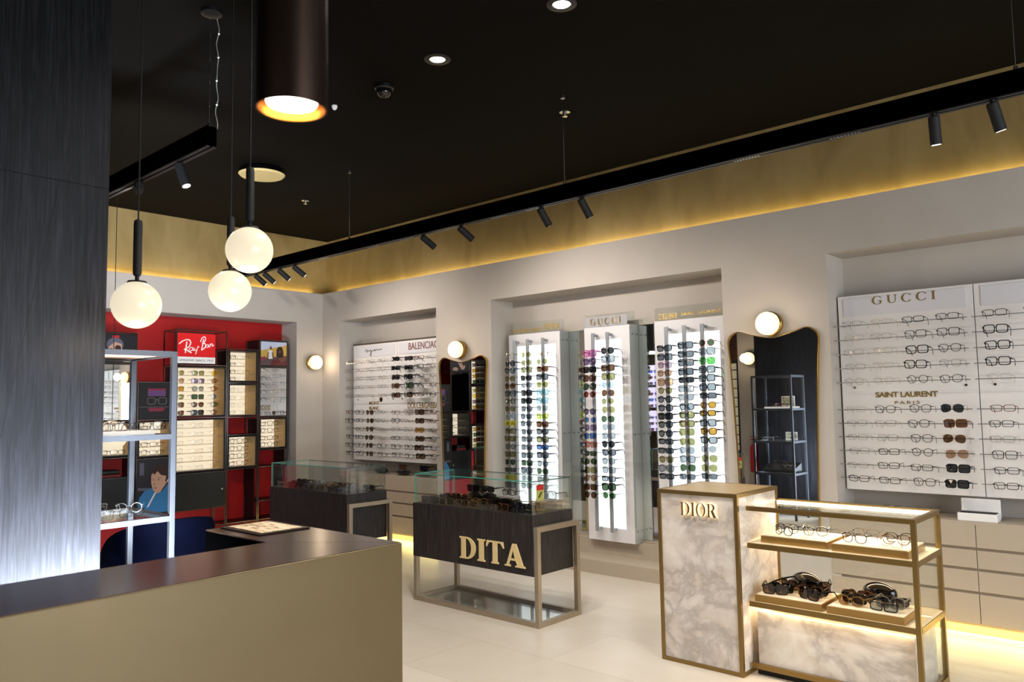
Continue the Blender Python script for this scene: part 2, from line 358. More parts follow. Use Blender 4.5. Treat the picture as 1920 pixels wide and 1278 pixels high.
def eyewear_meshes(shape, th):
    key = (shape, th)
    if key in EY: return EY[key]
    r = {'thick': .0050, 'medium': .0033, 'thin': .0012}[th]; dp = {'thick': .0042, 'medium': .003, 'thin': .0016}[th]
    inn = eye(shape, 0); out = eye(shape, r); n = len(inn); a = SHAPES[shape][0]; hb = SHAPES[shape][1]
    fb = MB()
    for s in (1, -1):
        vs_ = []
        for lp, y in ((out, 0), (inn, 0), (inn, dp), (out, dp)):
            vs_ += [(s*(EX+x), wrapy(EX+x)+y, z) for x, z in lp]
        fs = [(q*n+i, q*n+(i+1) % n, ((q+1) % 4)*n+(i+1) % n, ((q+1) % 4)*n+i) for q in range(4) for i in range(n)]
        if s < 0: fs = [f[::-1] for f in fs]
        fb.add(vs_, fs)
        xo = EX+a+r; zt = hb*.55+SHAPES[shape][3]
        fb.box(*sorted((s*(xo-.003), s*(xo+.0045))), wrapy(xo)-.0005, wrapy(xo)+.006, zt-.003 if th != 'thin' else zt-.001, zt+.003 if th != 'thin' else zt+.001)
    bw = EX-a-r+.001
    fb.tube([(-bw, wrapy(bw)+dp/2, hb*.3), (-bw*.5, dp/2-.001, hb*.5), (bw*.5, dp/2-.001, hb*.5), (bw, wrapy(bw)+dp/2, hb*.3)], max(r*.75, .001), 6)
    if th == 'thin' and shape == 'aviator': fb.tube([(-bw-.006, wrapy(bw)+dp/2, hb*.85), (bw+.006, wrapy(bw)+dp/2, hb*.85)], .001, 5)
    frame = fb
    def lens(s):
        lb = MB(); vs_ = [(s*EX, wrapy(EX)+dp*.5-.001, 0)]+[(s*(EX+x), wrapy(EX+x)+dp*.5, z) for x, z in inn]
        fs = [(0, 1+i, 1+(i+1) % n) for i in range(n)]
        return lb.add(vs_, fs if s > 0 else [f[::-1] for f in fs])
    def temple(s):
        tb = MB(); xo = EX+a+r+.003; y0 = wrapy(xo)+.004; zt = hb*.55+SHAPES[shape][3]; hh = {'thick': .0060, 'medium': .0028, 'thin': .0011}[th]; ww = {'thick': .0018, 'medium': .0014, 'thin': .0009}[th]
        P = [(xo, y0, zt, 1), (xo+.001, y0+.04, zt, .75), (xo-.001, y0+.093, zt-.001, .5), (xo-.003, y0+.108, zt-.008, .55), (xo-.006, y0+.124, zt-.026, .6), (xo-.007, y0+.131, zt-.038, .4)]
        vs_ = []
        for x, y, z, k in P: vs_ += [(s*(x-ww), y, z-hh*k), (s*(x+ww), y, z-hh*k), (s*(x+ww), y, z+hh*k), (s*(x-ww), y, z+hh*k)]
        fs = [(i*4+j, i*4+(j+1) % 4, (i+1)*4+(j+1) % 4, (i+1)*4+j) for i in range(len(P)-1) for j in range(4)]+[(0, 3, 2, 1), (20, 21, 22, 23)]
        return tb.add(vs_, fs if s > 0 else [f[::-1] for f in fs])
    parts = [('frame', frame), ('lens', lens(1)), ('lens', lens(-1)), ('temple', temple(1)), ('temple', temple(-1))]
    def me(nm, mb, slots=1):
        m = bpy.data.meshes.new(nm); m.from_pydata(mb.v, [], mb.f); m.polygons.foreach_set('material_index', mb.m)
        for _ in range(slots): m.materials.append(black_m)
        m.update(); return m
    ms = [(nm, me(nm, mb)) for nm, mb in parts]
    one = MB()
    for nm, mb in parts: one.add(mb.v, mb.f, 1 if nm == 'lens' else 0)
    EY[key] = (ms, me('eyewear', one, 2)); return EY[key]
FR = {'black': mat('acetate_black', '#050506', .22, spec=.5), 'tortoise': noisy('acetate_tortoise', [(.4, '#2a1208'), (.6, '#7a4216')], 90, rough=.2), 'gold': mat('metal_gold', '#b5924e', .3, .9),
      'silver': mat('metal_silver', '#9c9a98', .3, .9), 'brown': mat('acetate_brown', '#4a2a1a', .25), 'clear': thin_glass('acetate_clear', (.80, .77, .73), .12), 'pink': mat('acetate_pink', '#a8327e', .2),
      'blue': mat('acetate_blue', '#141c4c', .2), 'red': mat('acetate_red', '#9a1a22', .25), 'teal': mat('acetate_teal', '#3c8c96', .3), 'lime': mat('acetate_lime', '#a2b43a', .3), 'green': mat('acetate_green', '#3c8f3a', .3),
      'grey': mat('acetate_grey', '#55585c', .3)}
LN = {'demo': thin_glass('lens_demo', (.95, .95, .95), .05), 'black': thin_glass('lens_black', (.045, .05, .055), .08), 'grey': thin_glass('lens_grey', (.17, .20, .23), .08), 'smoke': thin_glass('lens_smoke', (.36, .42, .46), .08),
      'brown': thin_glass('lens_brown', (.16, .085, .045), .08), 'tan': thin_glass('lens_tan', (.52, .34, .22), .08), 'green': thin_glass('lens_green', (.07, .13, .07), .08), 'olive': thin_glass('lens_olive', (.32, .34, .15), .08),
      'blue': thin_glass('lens_blue', (.10, .25, .62), .10), 'pale blue': thin_glass('lens_paleblue', (.45, .68, .80), .08), 'yellow': thin_glass('lens_yellow', (.85, .66, .06), .06), 'lime': thin_glass('lens_lime', (.62, .72, .15), .06),
      'pink': thin_glass('lens_pink', (.72, .35, .60), .08), 'bright green': thin_glass('lens_bgreen', (.12, .55, .12), .08), 'violet': thin_glass('lens_violet', (.22, .15, .30), .1), 'amber': thin_glass('lens_amber', (.55, .33, .06), .08)}
ORD = 'first second third fourth fifth sixth seventh eighth ninth tenth eleventh twelfth thirteenth fourteenth fifteenth sixteenth seventeenth eighteenth'.split()
def colour_words(fr, ln, th):
    if ln == 'demo':
        return {'thin': {'black': 'thin black', 'gold': 'thin gold', 'silver': 'thin silver', 'brown': 'thin brown'}.get(fr, 'thin '+fr)}.get(th, fr)
    return fr+('' if ln == fr else ' framed '+ln+' lens')
def eyewear(spec, loc, where, group, rx=0, ry=0, rz=0, parts=True, scale=1):
    """spec 'shape thick frame lens'"""
    shape, th, fr, ln = spec
    ms, one = eyewear_meshes(shape, th)
    sun = ln != 'demo'; nm = 'sunglasses' if sun else 'eyeglasses'
    lab = f"{colour_words(fr, ln, th)} {shape} {nm}, {where}"
    if len(lab.split()) > 16: lab = f"{colour_words(fr, ln, 'x').split(' framed')[0]} {nm}, {where}"
    E = (rx, ry, rz)
    if parts:
        r = bpy.data.objects.new(nm, None); r.empty_display_size = .02
        for n_, me in ms:
            c = bpy.data.objects.new(n_, me); COL.objects.link(c); c.parent = r
            c.material_slots[0].link = 'OBJECT'; c.material_slots[0].material = LN[ln] if n_ == 'lens' else FR[fr]
    else:
        r = bpy.data.objects.new(nm, one)
    COL.objects.link(r)
    if not parts:
        for i, m in ((0, FR[fr]), (1, LN[ln])): r.material_slots[i].link = 'OBJECT'; r.material_slots[i].material = m
    r.location = loc; r.rotation_euler = E; r.scale = (scale,)*3
    return tag(r, lab, nm, group)
K = {}
def S(code):
    """short codes: r/s/o/p/c/a/v shape, T/M/t thickness, then frame and lens names"""
    sh, fr, ln = code.split(':')
    return ({'r': 'rectangular', 's': 'square', 'o': 'round', 'p': 'panto', 'c': 'cat-eye', 'a': 'aviator', 'v': 'oversized'}[sh[0]], {'T': 'thick', 'M': 'medium', 't': 'thin'}[sh[1]], fr, ln)
D_ = 'demo'
# ------------------------------------------------------------------ wall boards with rods
def board(name, label, x0, x1, z0, z1, rows, group=None):
    t = thing(name, label, 'display board', ((x0+x1)/2, 5.78, z0), group=group)
    MB().box(x0, x1, 5.78, 5.80, z0, z1).build('panel', white_m, t, bevel=.002)
    MB().box(x0+.02, x1-.02, 5.80, YB, z0+.05, z1-.02).build('backing', mblk_m, t)
    MB().box(x0+.04, x1-.04, 5.774, 5.7805, z1-.15, z1-.02).build('sign_strip', strip_m, t)
    for z in rows:
        b = MB(); b.tube([(x0+.0, 5.67, z), (x1-.02, 5.67, z)], .003, 6)
        for x in (x0+.05, (x0+x1)/2, x1-.06): b.tube([(x, 5.67, z), (x, 5.78, z)], .0025, 6)
        b.build('rod', steel_m, t, smooth=True)
    for x in (x0+.09, x1-.07):
        MB().lathe([(.008, 0), (.008, -.006), (.0, -.006)], (x, 5.78, z1-.66), 12, 'y').build('fixing_screw', dsteel_m, t)
    return t
GR = [2.0, 1.9, 1.8, 1.7, 1.6, 1.41, 1.315, 1.22, 1.125, 1.03, .937]
GB = board('eyewear_board', 'white eyewear board with serif gold lettering in the niche beside the tall mirror', -2.02, -1.155, .845, 2.225, GR)
GB2 = board('eyewear_board', 'white eyewear board past the seam, cropped by the picture edge', -1.15, -.29, .845, 2.225, GR)
GOLDT = goldt_m
put_word('lettering', goldt_m, GB, -1.78, -1.375, 2.145, 2.205, 5.775, splines=word_splines('GUCCI', .15, .05, .42))
put_word('lettering', goldt_m, GB, -1.79, -1.395, 1.492, 1.530, 5.780, text='SAINT LAURENT', offset=.022, spacing=.95)
put_word('lettering', goldt_m, GB, -1.668, -1.51, 1.445, 1.466, 5.780, text='PARIS', spacing=1.4)
gx = [-1.855, -1.665, -1.46, -1.26]
gt = ['rt:black:demo rt:gold:demo rM:black:demo rM:black:demo', 'rt:gold:demo rt:brown:demo sM:black:demo sM:black:demo', 'rt:brown:demo ot:gold:demo sT:black:demo pM:black:demo',
      'rt:black:demo rt:gold:demo sT:black:demo pt:black:demo', 'ot:brown:demo ot:gold:demo oM:black:demo pM:black:demo', 'rt:gold:demo pM:black:demo pM:black:demo at:black:black',
      'rt:black:demo rM:clear:demo pM:black:demo sT:tortoise:brown', 'rt:brown:demo rM:clear:demo pM:black:demo at:gold:brown', 'rt:black:demo rM:black:demo oM:black:demo at:gold:tan',
      'rt:brown:demo rM:black:demo rM:black:demo sT:black:black', 'rM:black:demo rM:black:demo pM:black:demo sT:black:black']
EYR = 5.63
for i, row in enumerate(gt):
    for j, c in enumerate(row.split()):
        x = gx[j]+random.uniform(-.008, .008)
        eyewear(S(c), (x, EYR-.07, GR[i]+.006+random.uniform(-.003, .003)), f"{ORD[j]} on {ORD[i]} rod, whole board beside tall mirror", 'eyewear on the board beside the tall mirror', rx=random.uniform(-.1, .05), rz=random.uniform(-.06, .06), ry=random.uniform(-.03, .03))
g2 = ['rM:black:demo vM:brown:brown', 'sT:black:demo pt:gold:demo', 'sT:black:demo ot:red:demo', 'sT:black:demo rM:black:demo', 'rt:gold:demo', 'rM:tortoise:demo rM:black:demo', 'rM:black:demo', 'rM:clear:demo', 'sM:black:demo pM:black:demo', 'rM:black:demo', 'rM:black:demo']
for i, row in enumerate(g2):
    for j, c in enumerate(row.split()):
        eyewear(S(c), (-.995+.215*j+random.uniform(-.008, .008), EYR-.07, GR[i]+.006), f"{ORD[j]} on {ORD[i]} rod, cropped board past the seam", 'eyewear on the cropped board', rx=random.uniform(-.1, .05), rz=random.uniform(-.06, .06))
# corner niche boards
CR = GR
CB = board('eyewear_board', 'white eyewear board nearest the corner with handwritten style sign', -7.86, -7.032, .845, 2.225, CR)
CB2 = board('eyewear_board', 'white eyewear board with maroon capitals, running behind the pillar', -7.027, -6.19, .845, 2.225, CR)
CB3 = None
MB().box(-7.86, -6.19, 5.775, 5.90, 2.2255, 2.243).build('top_trim', mat('trim_brown', '#4d4139', .5), CB)
put_word('lettering', redt_m, CB2, -6.815, -6.25, 2.115, 2.195, 5.775, text='BALENCIAGA', offset=.005)
put_word('lettering', goldt_m, CB2, -6.84, -6.22, 1.452, 1.52, 5.780, text='DOLCE&GABBANA')
put_word('lettering', goldt_m, CB, -7.55, -7.36, 1.50, 1.54, 5.780, text='MONT', offset=.015)
put_word('lettering', goldt_m, CB, -7.55, -7.36, 1.44, 1.48, 5.780, text='BLANC', offset=.015)
MB().lathe([(.022, 0), (.03, 0), (.03, -.004), (.022, -.004), (.022, 0)], (-7.325, 5.78, 1.56), 20, 'y').build('lettering', goldt_m, CB)
b = MB(); P = [(-7.62, 2.14), (-7.60, 2.165), (-7.57, 2.15), (-7.59, 2.13), (-7.55, 2.15), (-7.53, 2.14), (-7.52, 2.16), (-7.505, 2.13), (-7.51, 2.08), (-7.53, 2.09), (-7.48, 2.15), (-7.45, 2.14), (-7.44, 2.16), (-7.42, 2.14), (-7.40, 2.16), (-7.38, 2.145), (-7.35, 2.15), (-7.30, 2.155)]
b.tube([(x, 5.773, z) for x, z in P], .004, 5); b.build('lettering', dsteel_m, CB)
cxs = [-7.66, -7.46, -7.27, -7.05, -6.80, -6.585, -6.40, -6.21]
sun_top = ['rT:black:black', 'rT:black:black', 'sT:black:black', 'sT:brown:brown', 'sT:black:brown']
for i in range(11):
    for j in range(8):
        thin = random.choice(['rt:brown:demo', 'rt:gold:demo', 'pt:black:demo', 'ot:brown:demo']); thick = random.choice(['rM:black:demo', 'sM:black:demo', 'pM:black:demo', 'rM:tortoise:demo'])
        if i < 5:
            c = thin if j < 4 else sun_top[i] if j in (4, 5) else (thick if j == 6 or i > 2 else thin)
            if i == 3 and j == 5: c = 'vT:black:green'
        else:
            c = ('oM:black:brown' if j == 2 else 'sT:black:brown' if j == 6 else thin if j in (3, 5) and i < 9 else thick if i > 7 else random.choice([thin, thick, thick]))
            if i == 7 and j == 6: c = 'sT:amber:amber' if False else 'sM:tortoise:amber'
        if c is None: continue
        eyewear(S(c), (cxs[j]+random.uniform(-.01, .01), EYR-.07, CR[i]+.004+random.uniform(-.003, .003)), f"{ORD[j]} on {ORD[i]} rod, boards of the corner niche", 'eyewear on the corner niche boards', rx=random.uniform(-.1, .05), rz=random.uniform(-.08, .08), parts=False, scale=1.08)
# ------------------------------------------------------------------ drawers under the boards
def drawers(units, labels):
    for (x0, x1), lab in zip(units, labels):
        t = thing('drawer_cabinet', lab, 'cabinet', ((x0+x1)/2, YW, .075))
        MB().box(x0, x1, YW+.009, YB-.001, .075, .684).build('body', gap_m, t)
        for z0, z1 in ((.077, .258), (.276, .400), (.418, .528), (.546, .684)):
            MB().box(x0+.002, x1-.002, YW-.006, YW+.009, z0, z1).build('drawer', lac_m, t, bevel=.0015)
        MB().box(x0, x1, YW+.06, YB-.001, 0, .075).build('plinth', lac_m, t)
drawers([(-2.09, -1.19), (-1.19, -.29), (-.29, .61)], ['beige handleless four drawer cabinet beside the tall mirror', 'beige handleless drawer cabinet under the open white box', 'beige drawer cabinet beyond the second vertical seam'])
drawers([(-7.93, -7.055), (-7.055, -6.18)], ['beige drawer cabinet nearest the corner, below the handwritten sign', 'beige drawer cabinet beside the pillar with the small mirror'])
t = MB().box(-2.09, .61, YW-.004, YB, .684, .705).build('ledge', lac_m); tag(t, 'beige ledge running over the drawers beside the tall mirror', 'ledge')
t = MB().box(-7.93, -6.18, YW-.004, YB, .684, .705).build('ledge', lac_m); tag(t, 'beige ledge over the drawers in the corner niche', 'ledge')
# open white box
t = thing('gift_box', 'white open presentation box standing on the beige ledge', 'box', (-1.18, 5.70, .705))
MB().box(-1.29, -1.07, 5.63, 5.74, .705, .755).build('tray', wht_m, t, bevel=.004)
MB().box(-1.28, -1.08, 5.642, 5.728, .7555, .758).build('lining', mblk_m, t)
MB().box(-1.29, -1.07, 5.745, 5.765, .715, .835).build('lid', wht_m, t, bevel=.004)
for i, (x, c) in enumerate(((-1.93, 'rM:black:demo'), (-1.70, 'sT:black:black'), (-1.50, 'pM:black:demo'))):
    eyewear(S(c), (x, 5.70, .731), ['standing on the ledge beside the cabinet end', 'standing on the ledge under the whole board', 'standing on the ledge near the white box'][i], None)
for i, (x, w_) in enumerate(((-7.25, .21), (-6.86, .22), (-6.52, .26))):
    t = thing('eyewear_case', ['small dark green eyewear case on the corner niche ledge', 'glossy black round eyewear case with sunglasses on its lid', 'flat black eyewear case beside the pillar'][i], 'case', (x, 5.72, .705))
    MB().ball((x, 5.72, .742), 1, 24, (w_/2, .055, .037)).build('shell', mat('case_green', '#10241f', .2) if i == 0 else gblk_m, t, smooth='all')
    if i: MB().box(x-w_*.3, x+w_*.3, 5.66, 5.667, .738, .742).build('clasp', dsteel_m, t)
for i, x in enumerate((-6.86, -6.50)):
    eyewear(S('vM:brown:tan' if i == 0 else 'sT:black:black'), (x, 5.70, .80), ['lying on the round black case in the corner niche', 'lying on the flat black case beside the pillar'][i], None, parts=False)
# ------------------------------------------------------------------ mirror behind the lit panels
nb = struct('window_2', MB().box(n2[0], n2[1], YB-.012, YB-.002, .275, 2.175), mirror_m)
tag(nb, 'wide mirror on the rear of the middle niche', 'mirror'); nb['kind'] = 'thing'; nb.name = 'niche_mirror'
struct('trim_4', MB().box(n2[0], n2[1], YW-.012, YB-.001, .0, .115).box(n2[0], n2[1], 5.86, YB-.001, .115, .255).box(n2[0], n2[1], YB-.05, YB-.001, .255, .272), lac_m)
def lit_panel(label, x0, x1, lx0, lx1, rods, group):
    t = thing('backlit_panel', label, 'display panel', ((x0+x1)/2, 5.86, .255))
    z0, z1 = .255, 2.175
    b = MB(); b.box(x0, lx0, 5.80, 5.935, z0, z1); b.box(lx1, x1, 5.80, 5.935, z0, z1); b.box(lx0, lx1, 5.80, 5.935, z0, .372); b.box(lx0, lx1, 5.80, 5.935, 2.058, z1)
    b.build('casing', panel_m, t)
    MB().box(lx0, lx1, 5.812, 5.82, .372, 2.058).build('light_panel', lit_m, t)
    for xa in (x1+.0005, x0-.0085): MB().box(xa, xa+.008, 5.795, 5.937, z0, z1).build('side_glass', acr_m, t)
    for z in (2.09, 1.2, .36):
        for y in (5.83, 5.90): MB().lathe([(.008, .0085), (.008, .013), (0, .013)], (x1, y, z), 10, 'x').build('glass_fixing', steel_m, t)
    for x in rods:
        b = MB(); b.box(x-.017, x+.017, 5.728, 5.74, .345, 2.115); b.box(x-.010, x+.010, 5.74, 5.80, .355, .378).box(x-.010, x+.010, 5.74, 5.80, 2.085, 2.105)
        b.build('hanging_rod', mat('rod_grey', '#9b9fa2', .3, .3), t)
    MB().box(x0+.01, min(x1+.05, -2.86), 5.805, 5.81, 2.1755, 2.29).build('sign_plate', acr_m, t)
    return t
W1 = 'backlit panel nearest corner'; W2 = 'narrow middle backlit panel'; W3 = 'backlit panel nearest tall mirror'
P1 = lit_panel('tall backlit white sunglasses panel nearest the corner with three rods', -5.29, -4.63, -5.185, -4.684, [-5.158, -4.985, -4.79], W1)
P2 = lit_panel('narrow tall backlit white panel with two rods of sunglasses', -4.34, -3.84, -4.250, -3.930, [-4.195, -4.035], W2)
P3 = lit_panel('backlit sunglasses panel beside the tall mirror, behind the marble pedestal', -3.585, -2.90, -3.497, -2.975, [-3.43, -3.26, -3.095], W3)
goldw = mat('gold_sign_text', '#b8963f', .3, .8)
put_word('lettering', goldw, P1, -5.26, -4.86, 2.195, 2.225, 5.804, depth=.002, text='TOM FORD SAINT LAURENT')
put_word('lettering', goldw, P1, -4.83, -4.64, 2.20, 2.255, 5.804, depth=.002, text='FENDI')
MB().box(-4.335, -3.87, 5.812, 5.814, 2.18, 2.27).build('sign_card', mat('card_pale', '#cfc6cf', .4), P2)
put_word('lettering', goldw, P2, -4.27, -3.94, 2.195, 2.255, 5.804, depth=.002, splines=word_splines('GUCCI', .15, .05, .42))
put_word('lettering', goldw, P3, -3.54, -3.36, 2.19, 2.235, 5.804, depth=.002, text='CELINE', spacing=1.2)
put_word('lettering', goldw, P3, -3.32, -2.95, 2.205, 2.23, 5.804, depth=.002, text='SAINT LAURENT')
c1 = 'oT:clear:demo|oT:black:grey|oT:black:smoke|oM:brown:olive|oT:brown:brown|sT:black:smoke|oM:black:olive|oM:brown:olive|oM:silver:pale blue|sM:yellow:yellow|sM:black:olive|sM:black:olive|oM:black:smoke|sM:black:olive|oM:black:green|rM:black:grey|sM:yellow:yellow|sM:black:smoke'.replace('yellow:yellow', 'lime:yellow')
c2 = 'ot:gold:olive|pM:clear:olive|sM:black:olive|cM:black:black|rM:silver:smoke|sT:black:black|sT:black:black|pM:black:grey|pM:grey:grey|pM:black:grey|pM:black:grey|sM:black:grey|sM:silver:grey|sM:black:grey|sM:black:green|vM:black:grey|pM:clear:smoke|pM:grey:smoke'
c3 = 'rM:gold:demo|ot:silver:olive|cT:tortoise:brown|sT:black:grey|pM:lime:olive|sM:teal:pale blue|vM:teal:pale blue|pM:clear:smoke|sM:lime:lime|sT:tortoise:brown|cT:black:grey|sT:black:olive|rT:blue:blue|sT:black:grey|oM:black:smoke|at:silver:green|sM:grey:smoke|pM:black:smoke'
d1 = 'vT:pink:pink|vM:blue:violet|sT:black:black|vM:brown:brown|aM:black:green|oM:red:brown|ot:clear:demo|oM:black:violet|ot:silver:blue|vt:silver:violet|sM:grey:blue|sM:red:tan|rM:black:green|at:gold:green|vt:brown:olive|oM:brown:tan|sM:black:brown|oM:black:brown'
d2 = 'oT:black:black|vM:black:smoke|sT:black:brown|vM:black:olive|ot:silver:pale blue|at:gold:brown|ot:gold:olive|at:gold:olive|at:gold:green|at:silver:smoke|sM:silver:smoke|oT:black:black|cT:black:grey|pM:black:smoke|sM:black:smoke|rT:black:smoke|vT:black:green|pM:green:green'
e1 = 'cT:black:grey|sT:black:grey|pM:pink:smoke|pM:brown:tan|vM:brown:tan|oM:tortoise:olive|oT:black:grey|pT:black:grey|sT:black:black|pT:black:grey|oT:black:grey|rT:black:grey|rT:black:grey|pM:tortoise:olive|aM:black:smoke|rT:black:grey'
e2 = 'sT:black:grey|cT:black:grey|sT:black:grey|sT:black:grey|rT:black:black|sM:black:smoke|cM:silver:smoke|oT:black:smoke|pT:black:olive|pT:tortoise:olive|vt:gold:olive|at:gold:olive|at:silver:smoke|aM:black:smoke|at:silver:green|rM:black:grey'
e3 = 'oM:red:green|vM:silver:smoke|vt:green:bright green|sT:black:smoke|sT:black:smoke|sT:black:smoke|rT:black:grey|pM:tortoise:amber|rT:black:amber|sT:black:smoke|pT:tortoise:amber|cT:black:smoke|pt:silver:smoke|at:gold:olive|at:gold:olive|rM:black:grey'
def hang(cols, xs, z0, dz, where, group, dzc=(0, 0, 0)):
    for j, (c, x) in enumerate(zip(cols, xs)):
        for i, s_ in enumerate(c.split('|')):
            eyewear(S(s_), (x-(.0012*i if len(cols) == 2 or j < 9 else 0)+random.uniform(-.004, .004), 5.64, z0+dzc[j]-dz*i+random.uniform(-.004, .004)), f"{ORD[i]} down, {ORD[j]} rod, {where}", group, rx=random.uniform(-.06, .03), rz=random.uniform(-.06, .03), ry=random.uniform(-.02, .02), scale=1.06)
hang([c1, c2, c3], [-5.14, -4.93, -4.73], 1.955, .0735, W1, 'sunglasses on the backlit panel nearest the corner')
hang([d1, d2], [-4.175, -3.978], 1.93, .0742, W2, 'sunglasses on the narrow backlit panel', (.0, .01))
hang([e1, e2, e3], [-3.40, -3.205, -3.012], 1.94, .0705, W3, 'sunglasses on the backlit panel nearest the tall mirror', (-.01, 0, .01))
# ------------------------------------------------------------------ tall wavy mirrors and sconces
def wavy(label, xc, wt, z0, z1):
    t = thing('wall_mirror', label, 'mirror', (xc, YW, z0))
    def outline(g):
        pts = []; hw = wt/2+g
        for i in range(25):   # top edge, right to left, dips in the middle
            a = i/24; x = hw*.80*cos(pi*a); pts.append((x, z1+g-.018-.058*(1-abs(x/(hw*.8)))**1.0*(1+cos(pi*abs(x/(hw*.8))))/2-.012))
        pts = []
        def cr(P, n=7):
            out = []; m = len(P)
            for i in range(m):
                p0, p1, p2, p3 = P[i-1], P[i], P[(i+1) % m], P[(i+2) % m]
                for k in range(n):
                    u = k/n; out.append(tuple(.5*((2*p1[q])+(-p0[q]+p2[q])*u+(2*p0[q]-5*p1[q]+4*p2[q]-p3[q])*u*u+(-p0[q]+3*p1[q]-3*p2[q]+p3[q])*u**3) for q in (0, 1)))
            return out
        h = z1-z0
        base = [(-.5, .955), (-.44, .992), (-.36, 1.0), (-.22, .982), (0, .964), (.22, .982), (.36, 1.0), (.44, .992), (.5, .955), (.485, .85), (.455, .6), (.43, .3), (.42, .1), (.40, .03), (.33, .0), (0, .0), (-.33, 0), (-.40, .03), (-.42, .1), (-.43, .3), (-.455, .6), (-.485, .85)]
        return [(xc+x*(wt)+(g if x > 0 else -g if x < 0 else 0), z0+z*h+(g if z > .9 else -g if z < .04 else 0)) for x, z in cr(base)]
    o_, i_ = outline(.007), outline(0)
    b = MB(); n = len(o_)
    vs_ = [(x, YW-.001, z) for x, z in o_]+[(x, YW-.022, z) for x, z in o_]+[(x, YW-.022, z) for x, z in i_]+[(x, YW-.012, z) for x, z in i_]
    b.add(vs_, [(q*n+i, q*n+(i+1) % n, (q+1)*n+(i+1) % n, (q+1)*n+i) for q in range(3) for i in range(n)]); b.build('rim', gold_p, t, smooth=True)
    MB().add([(x, YW-.014, z) for x, z in i_], [tuple(range(n))]).build('mirror_glass', mirror_m, t)
wavy('small looking wavy topped mirror with gold rim, between corner niche and lit panels', -5.77, .69, .42, 1.975)
wavy('tall wavy topped mirror with gold rim reflecting a black shelving unit', -2.455, .69, .42, 2.005)
def sconce(label, x, y, z, ax):
    t = thing('wall_sconce', label, 'wall light', (x, y, z))
    s = -1 if ax == 'y' else 1
    if ax == 'Y': ax = 'y'
    MB().lathe([(.092, 0), (.092, s*.045), (.086, s*.05), (.0, s*.05)], (x, y, z), 36, ax).build('backplate', gold_p, t, smooth=True)
    MB().lathe([(.081, s*.05), (.086, s*.06), (.086, s*.095), (.078, s*.112), (.05, s*.124), (0, s*.128)], (x, y, z), 36, ax).build('opal_shade', scon_m, t, smooth=True)
    d = {'y': (0, s*.2, 0), 'x': (s*.2, 0, 0)}[ax]
    lamp('sconce_glow', 'POINT', (x+d[0], y+d[1], z), 2.2, WARM, parent=t, shadow_soft_size=.06)
sconce('round brass wall light with opal disc above the mirror beside the corner niche', -5.80, YW, 2.053, 'y')
sconce('round brass wall light with opal disc above the tall mirror', -2.455, YW, 2.053, 'y')
sconce('round brass wall light on the grey wall beside the red niche', XW, 5.47, 2.03, 'x')
sconce('round brass wall light on the near wall, seen in the tall mirror', -4.805, .95, 2.053, 'Y')
# ------------------------------------------------------------------ reception counter
t = thing('reception_counter', 'long L shaped reception counter with brushed bronze front and dark top', 'counter', (-2.7, 1.0, 0))
top = [(-2.47, -1.6), (-2.47, 2.045), (-3.43, 2.045), (-3.43, 1.71), (-2.91, 1.71), (-2.91, -1.6)]
MB().prism(top, lambda p: (p[0], p[1], .945), lambda p: (p[0], p[1], .95)).build('countertop', btop_m, t)
b = MB(); b.prism([(-2.4655, -1.6), (-2.4655, 2.0495), (-3.43, 2.0495), (-3.43, 2.02), (-2.50, 2.02), (-2.50, -1.6)], lambda p: (p[0], p[1], 0), lambda p: (p[0], p[1], .948)); b.build('front_panel', bronze_m, t, bevel=.004)
b = MB(); b.box(-2.93, -2.90, -1.6, 1.71, 0, .943).box(-3.43, -2.90, 1.71, 1.74, 0, .943).box(-3.43, -3.40, 1.74, 2.02, 0, .943); b.build('inner_panel', mat('rail_black', '#010101', 1, spec=0), t)
d = Vector((.44, .335)).normalized(); nx, ny = -d.y*.0011, d.x*.0011
MB().add([(-2.91+nx, 1.71+ny, .9503), (-2.91-nx, 1.71-ny, .9503), (-2.47-nx, 2.045-ny, .9503), (-2.47+nx, 2.045+ny, .9503)], [(0, 1, 2, 3)]).build('mitre_seam', mblk_m, t)
t = thing('leather_tray', 'flat dark bordered pad with a pale marbled inlay lying on the counter corner', 'tray', (-3.26, 1.89, .95))
MB().box(-3.42, -3.075, 1.772, 2.022, .9504, .956).build('border', mat('dark_border', '#1f130e', .35), t, bevel=.002)
MB().box(-3.395, -3.10, 1.797, 1.997, .9565, .9575).build('inlay', noisy('marbled_inlay', [(.35, '#7a5a3a'), (.5, '#e2cfae'), (.7, '#f1e4cb')], 9, (1, 3, 1), rough=.3, dist=1.5), t)
t = thing('counter_light_box', 'cool white light box on the inner side of the reception counter', 'light', (-2.98, 1.15, .2))  # unseen light added to brighten the lower part of the oak partition
MB().box(-2.975, -2.935, .80, 1.45, .20, .50).build('housing', black_m, t)
MB().box(-2.977, -2.9752, .81, 1.44, .21, .49).build('diffuser', mat('screen_lit', '#ffffff', .3, emit=(.75, .86, 1), es=3), t)
o = lamp('screen_glow', 'AREA', (-2.985, 1.24, .38), 520, (.78, .87, 1), target=(-3.6, 1.22, .74), parent=t, shape='RECTANGLE', size=.9, size_y=.4)
o.data.spread = radians(105)
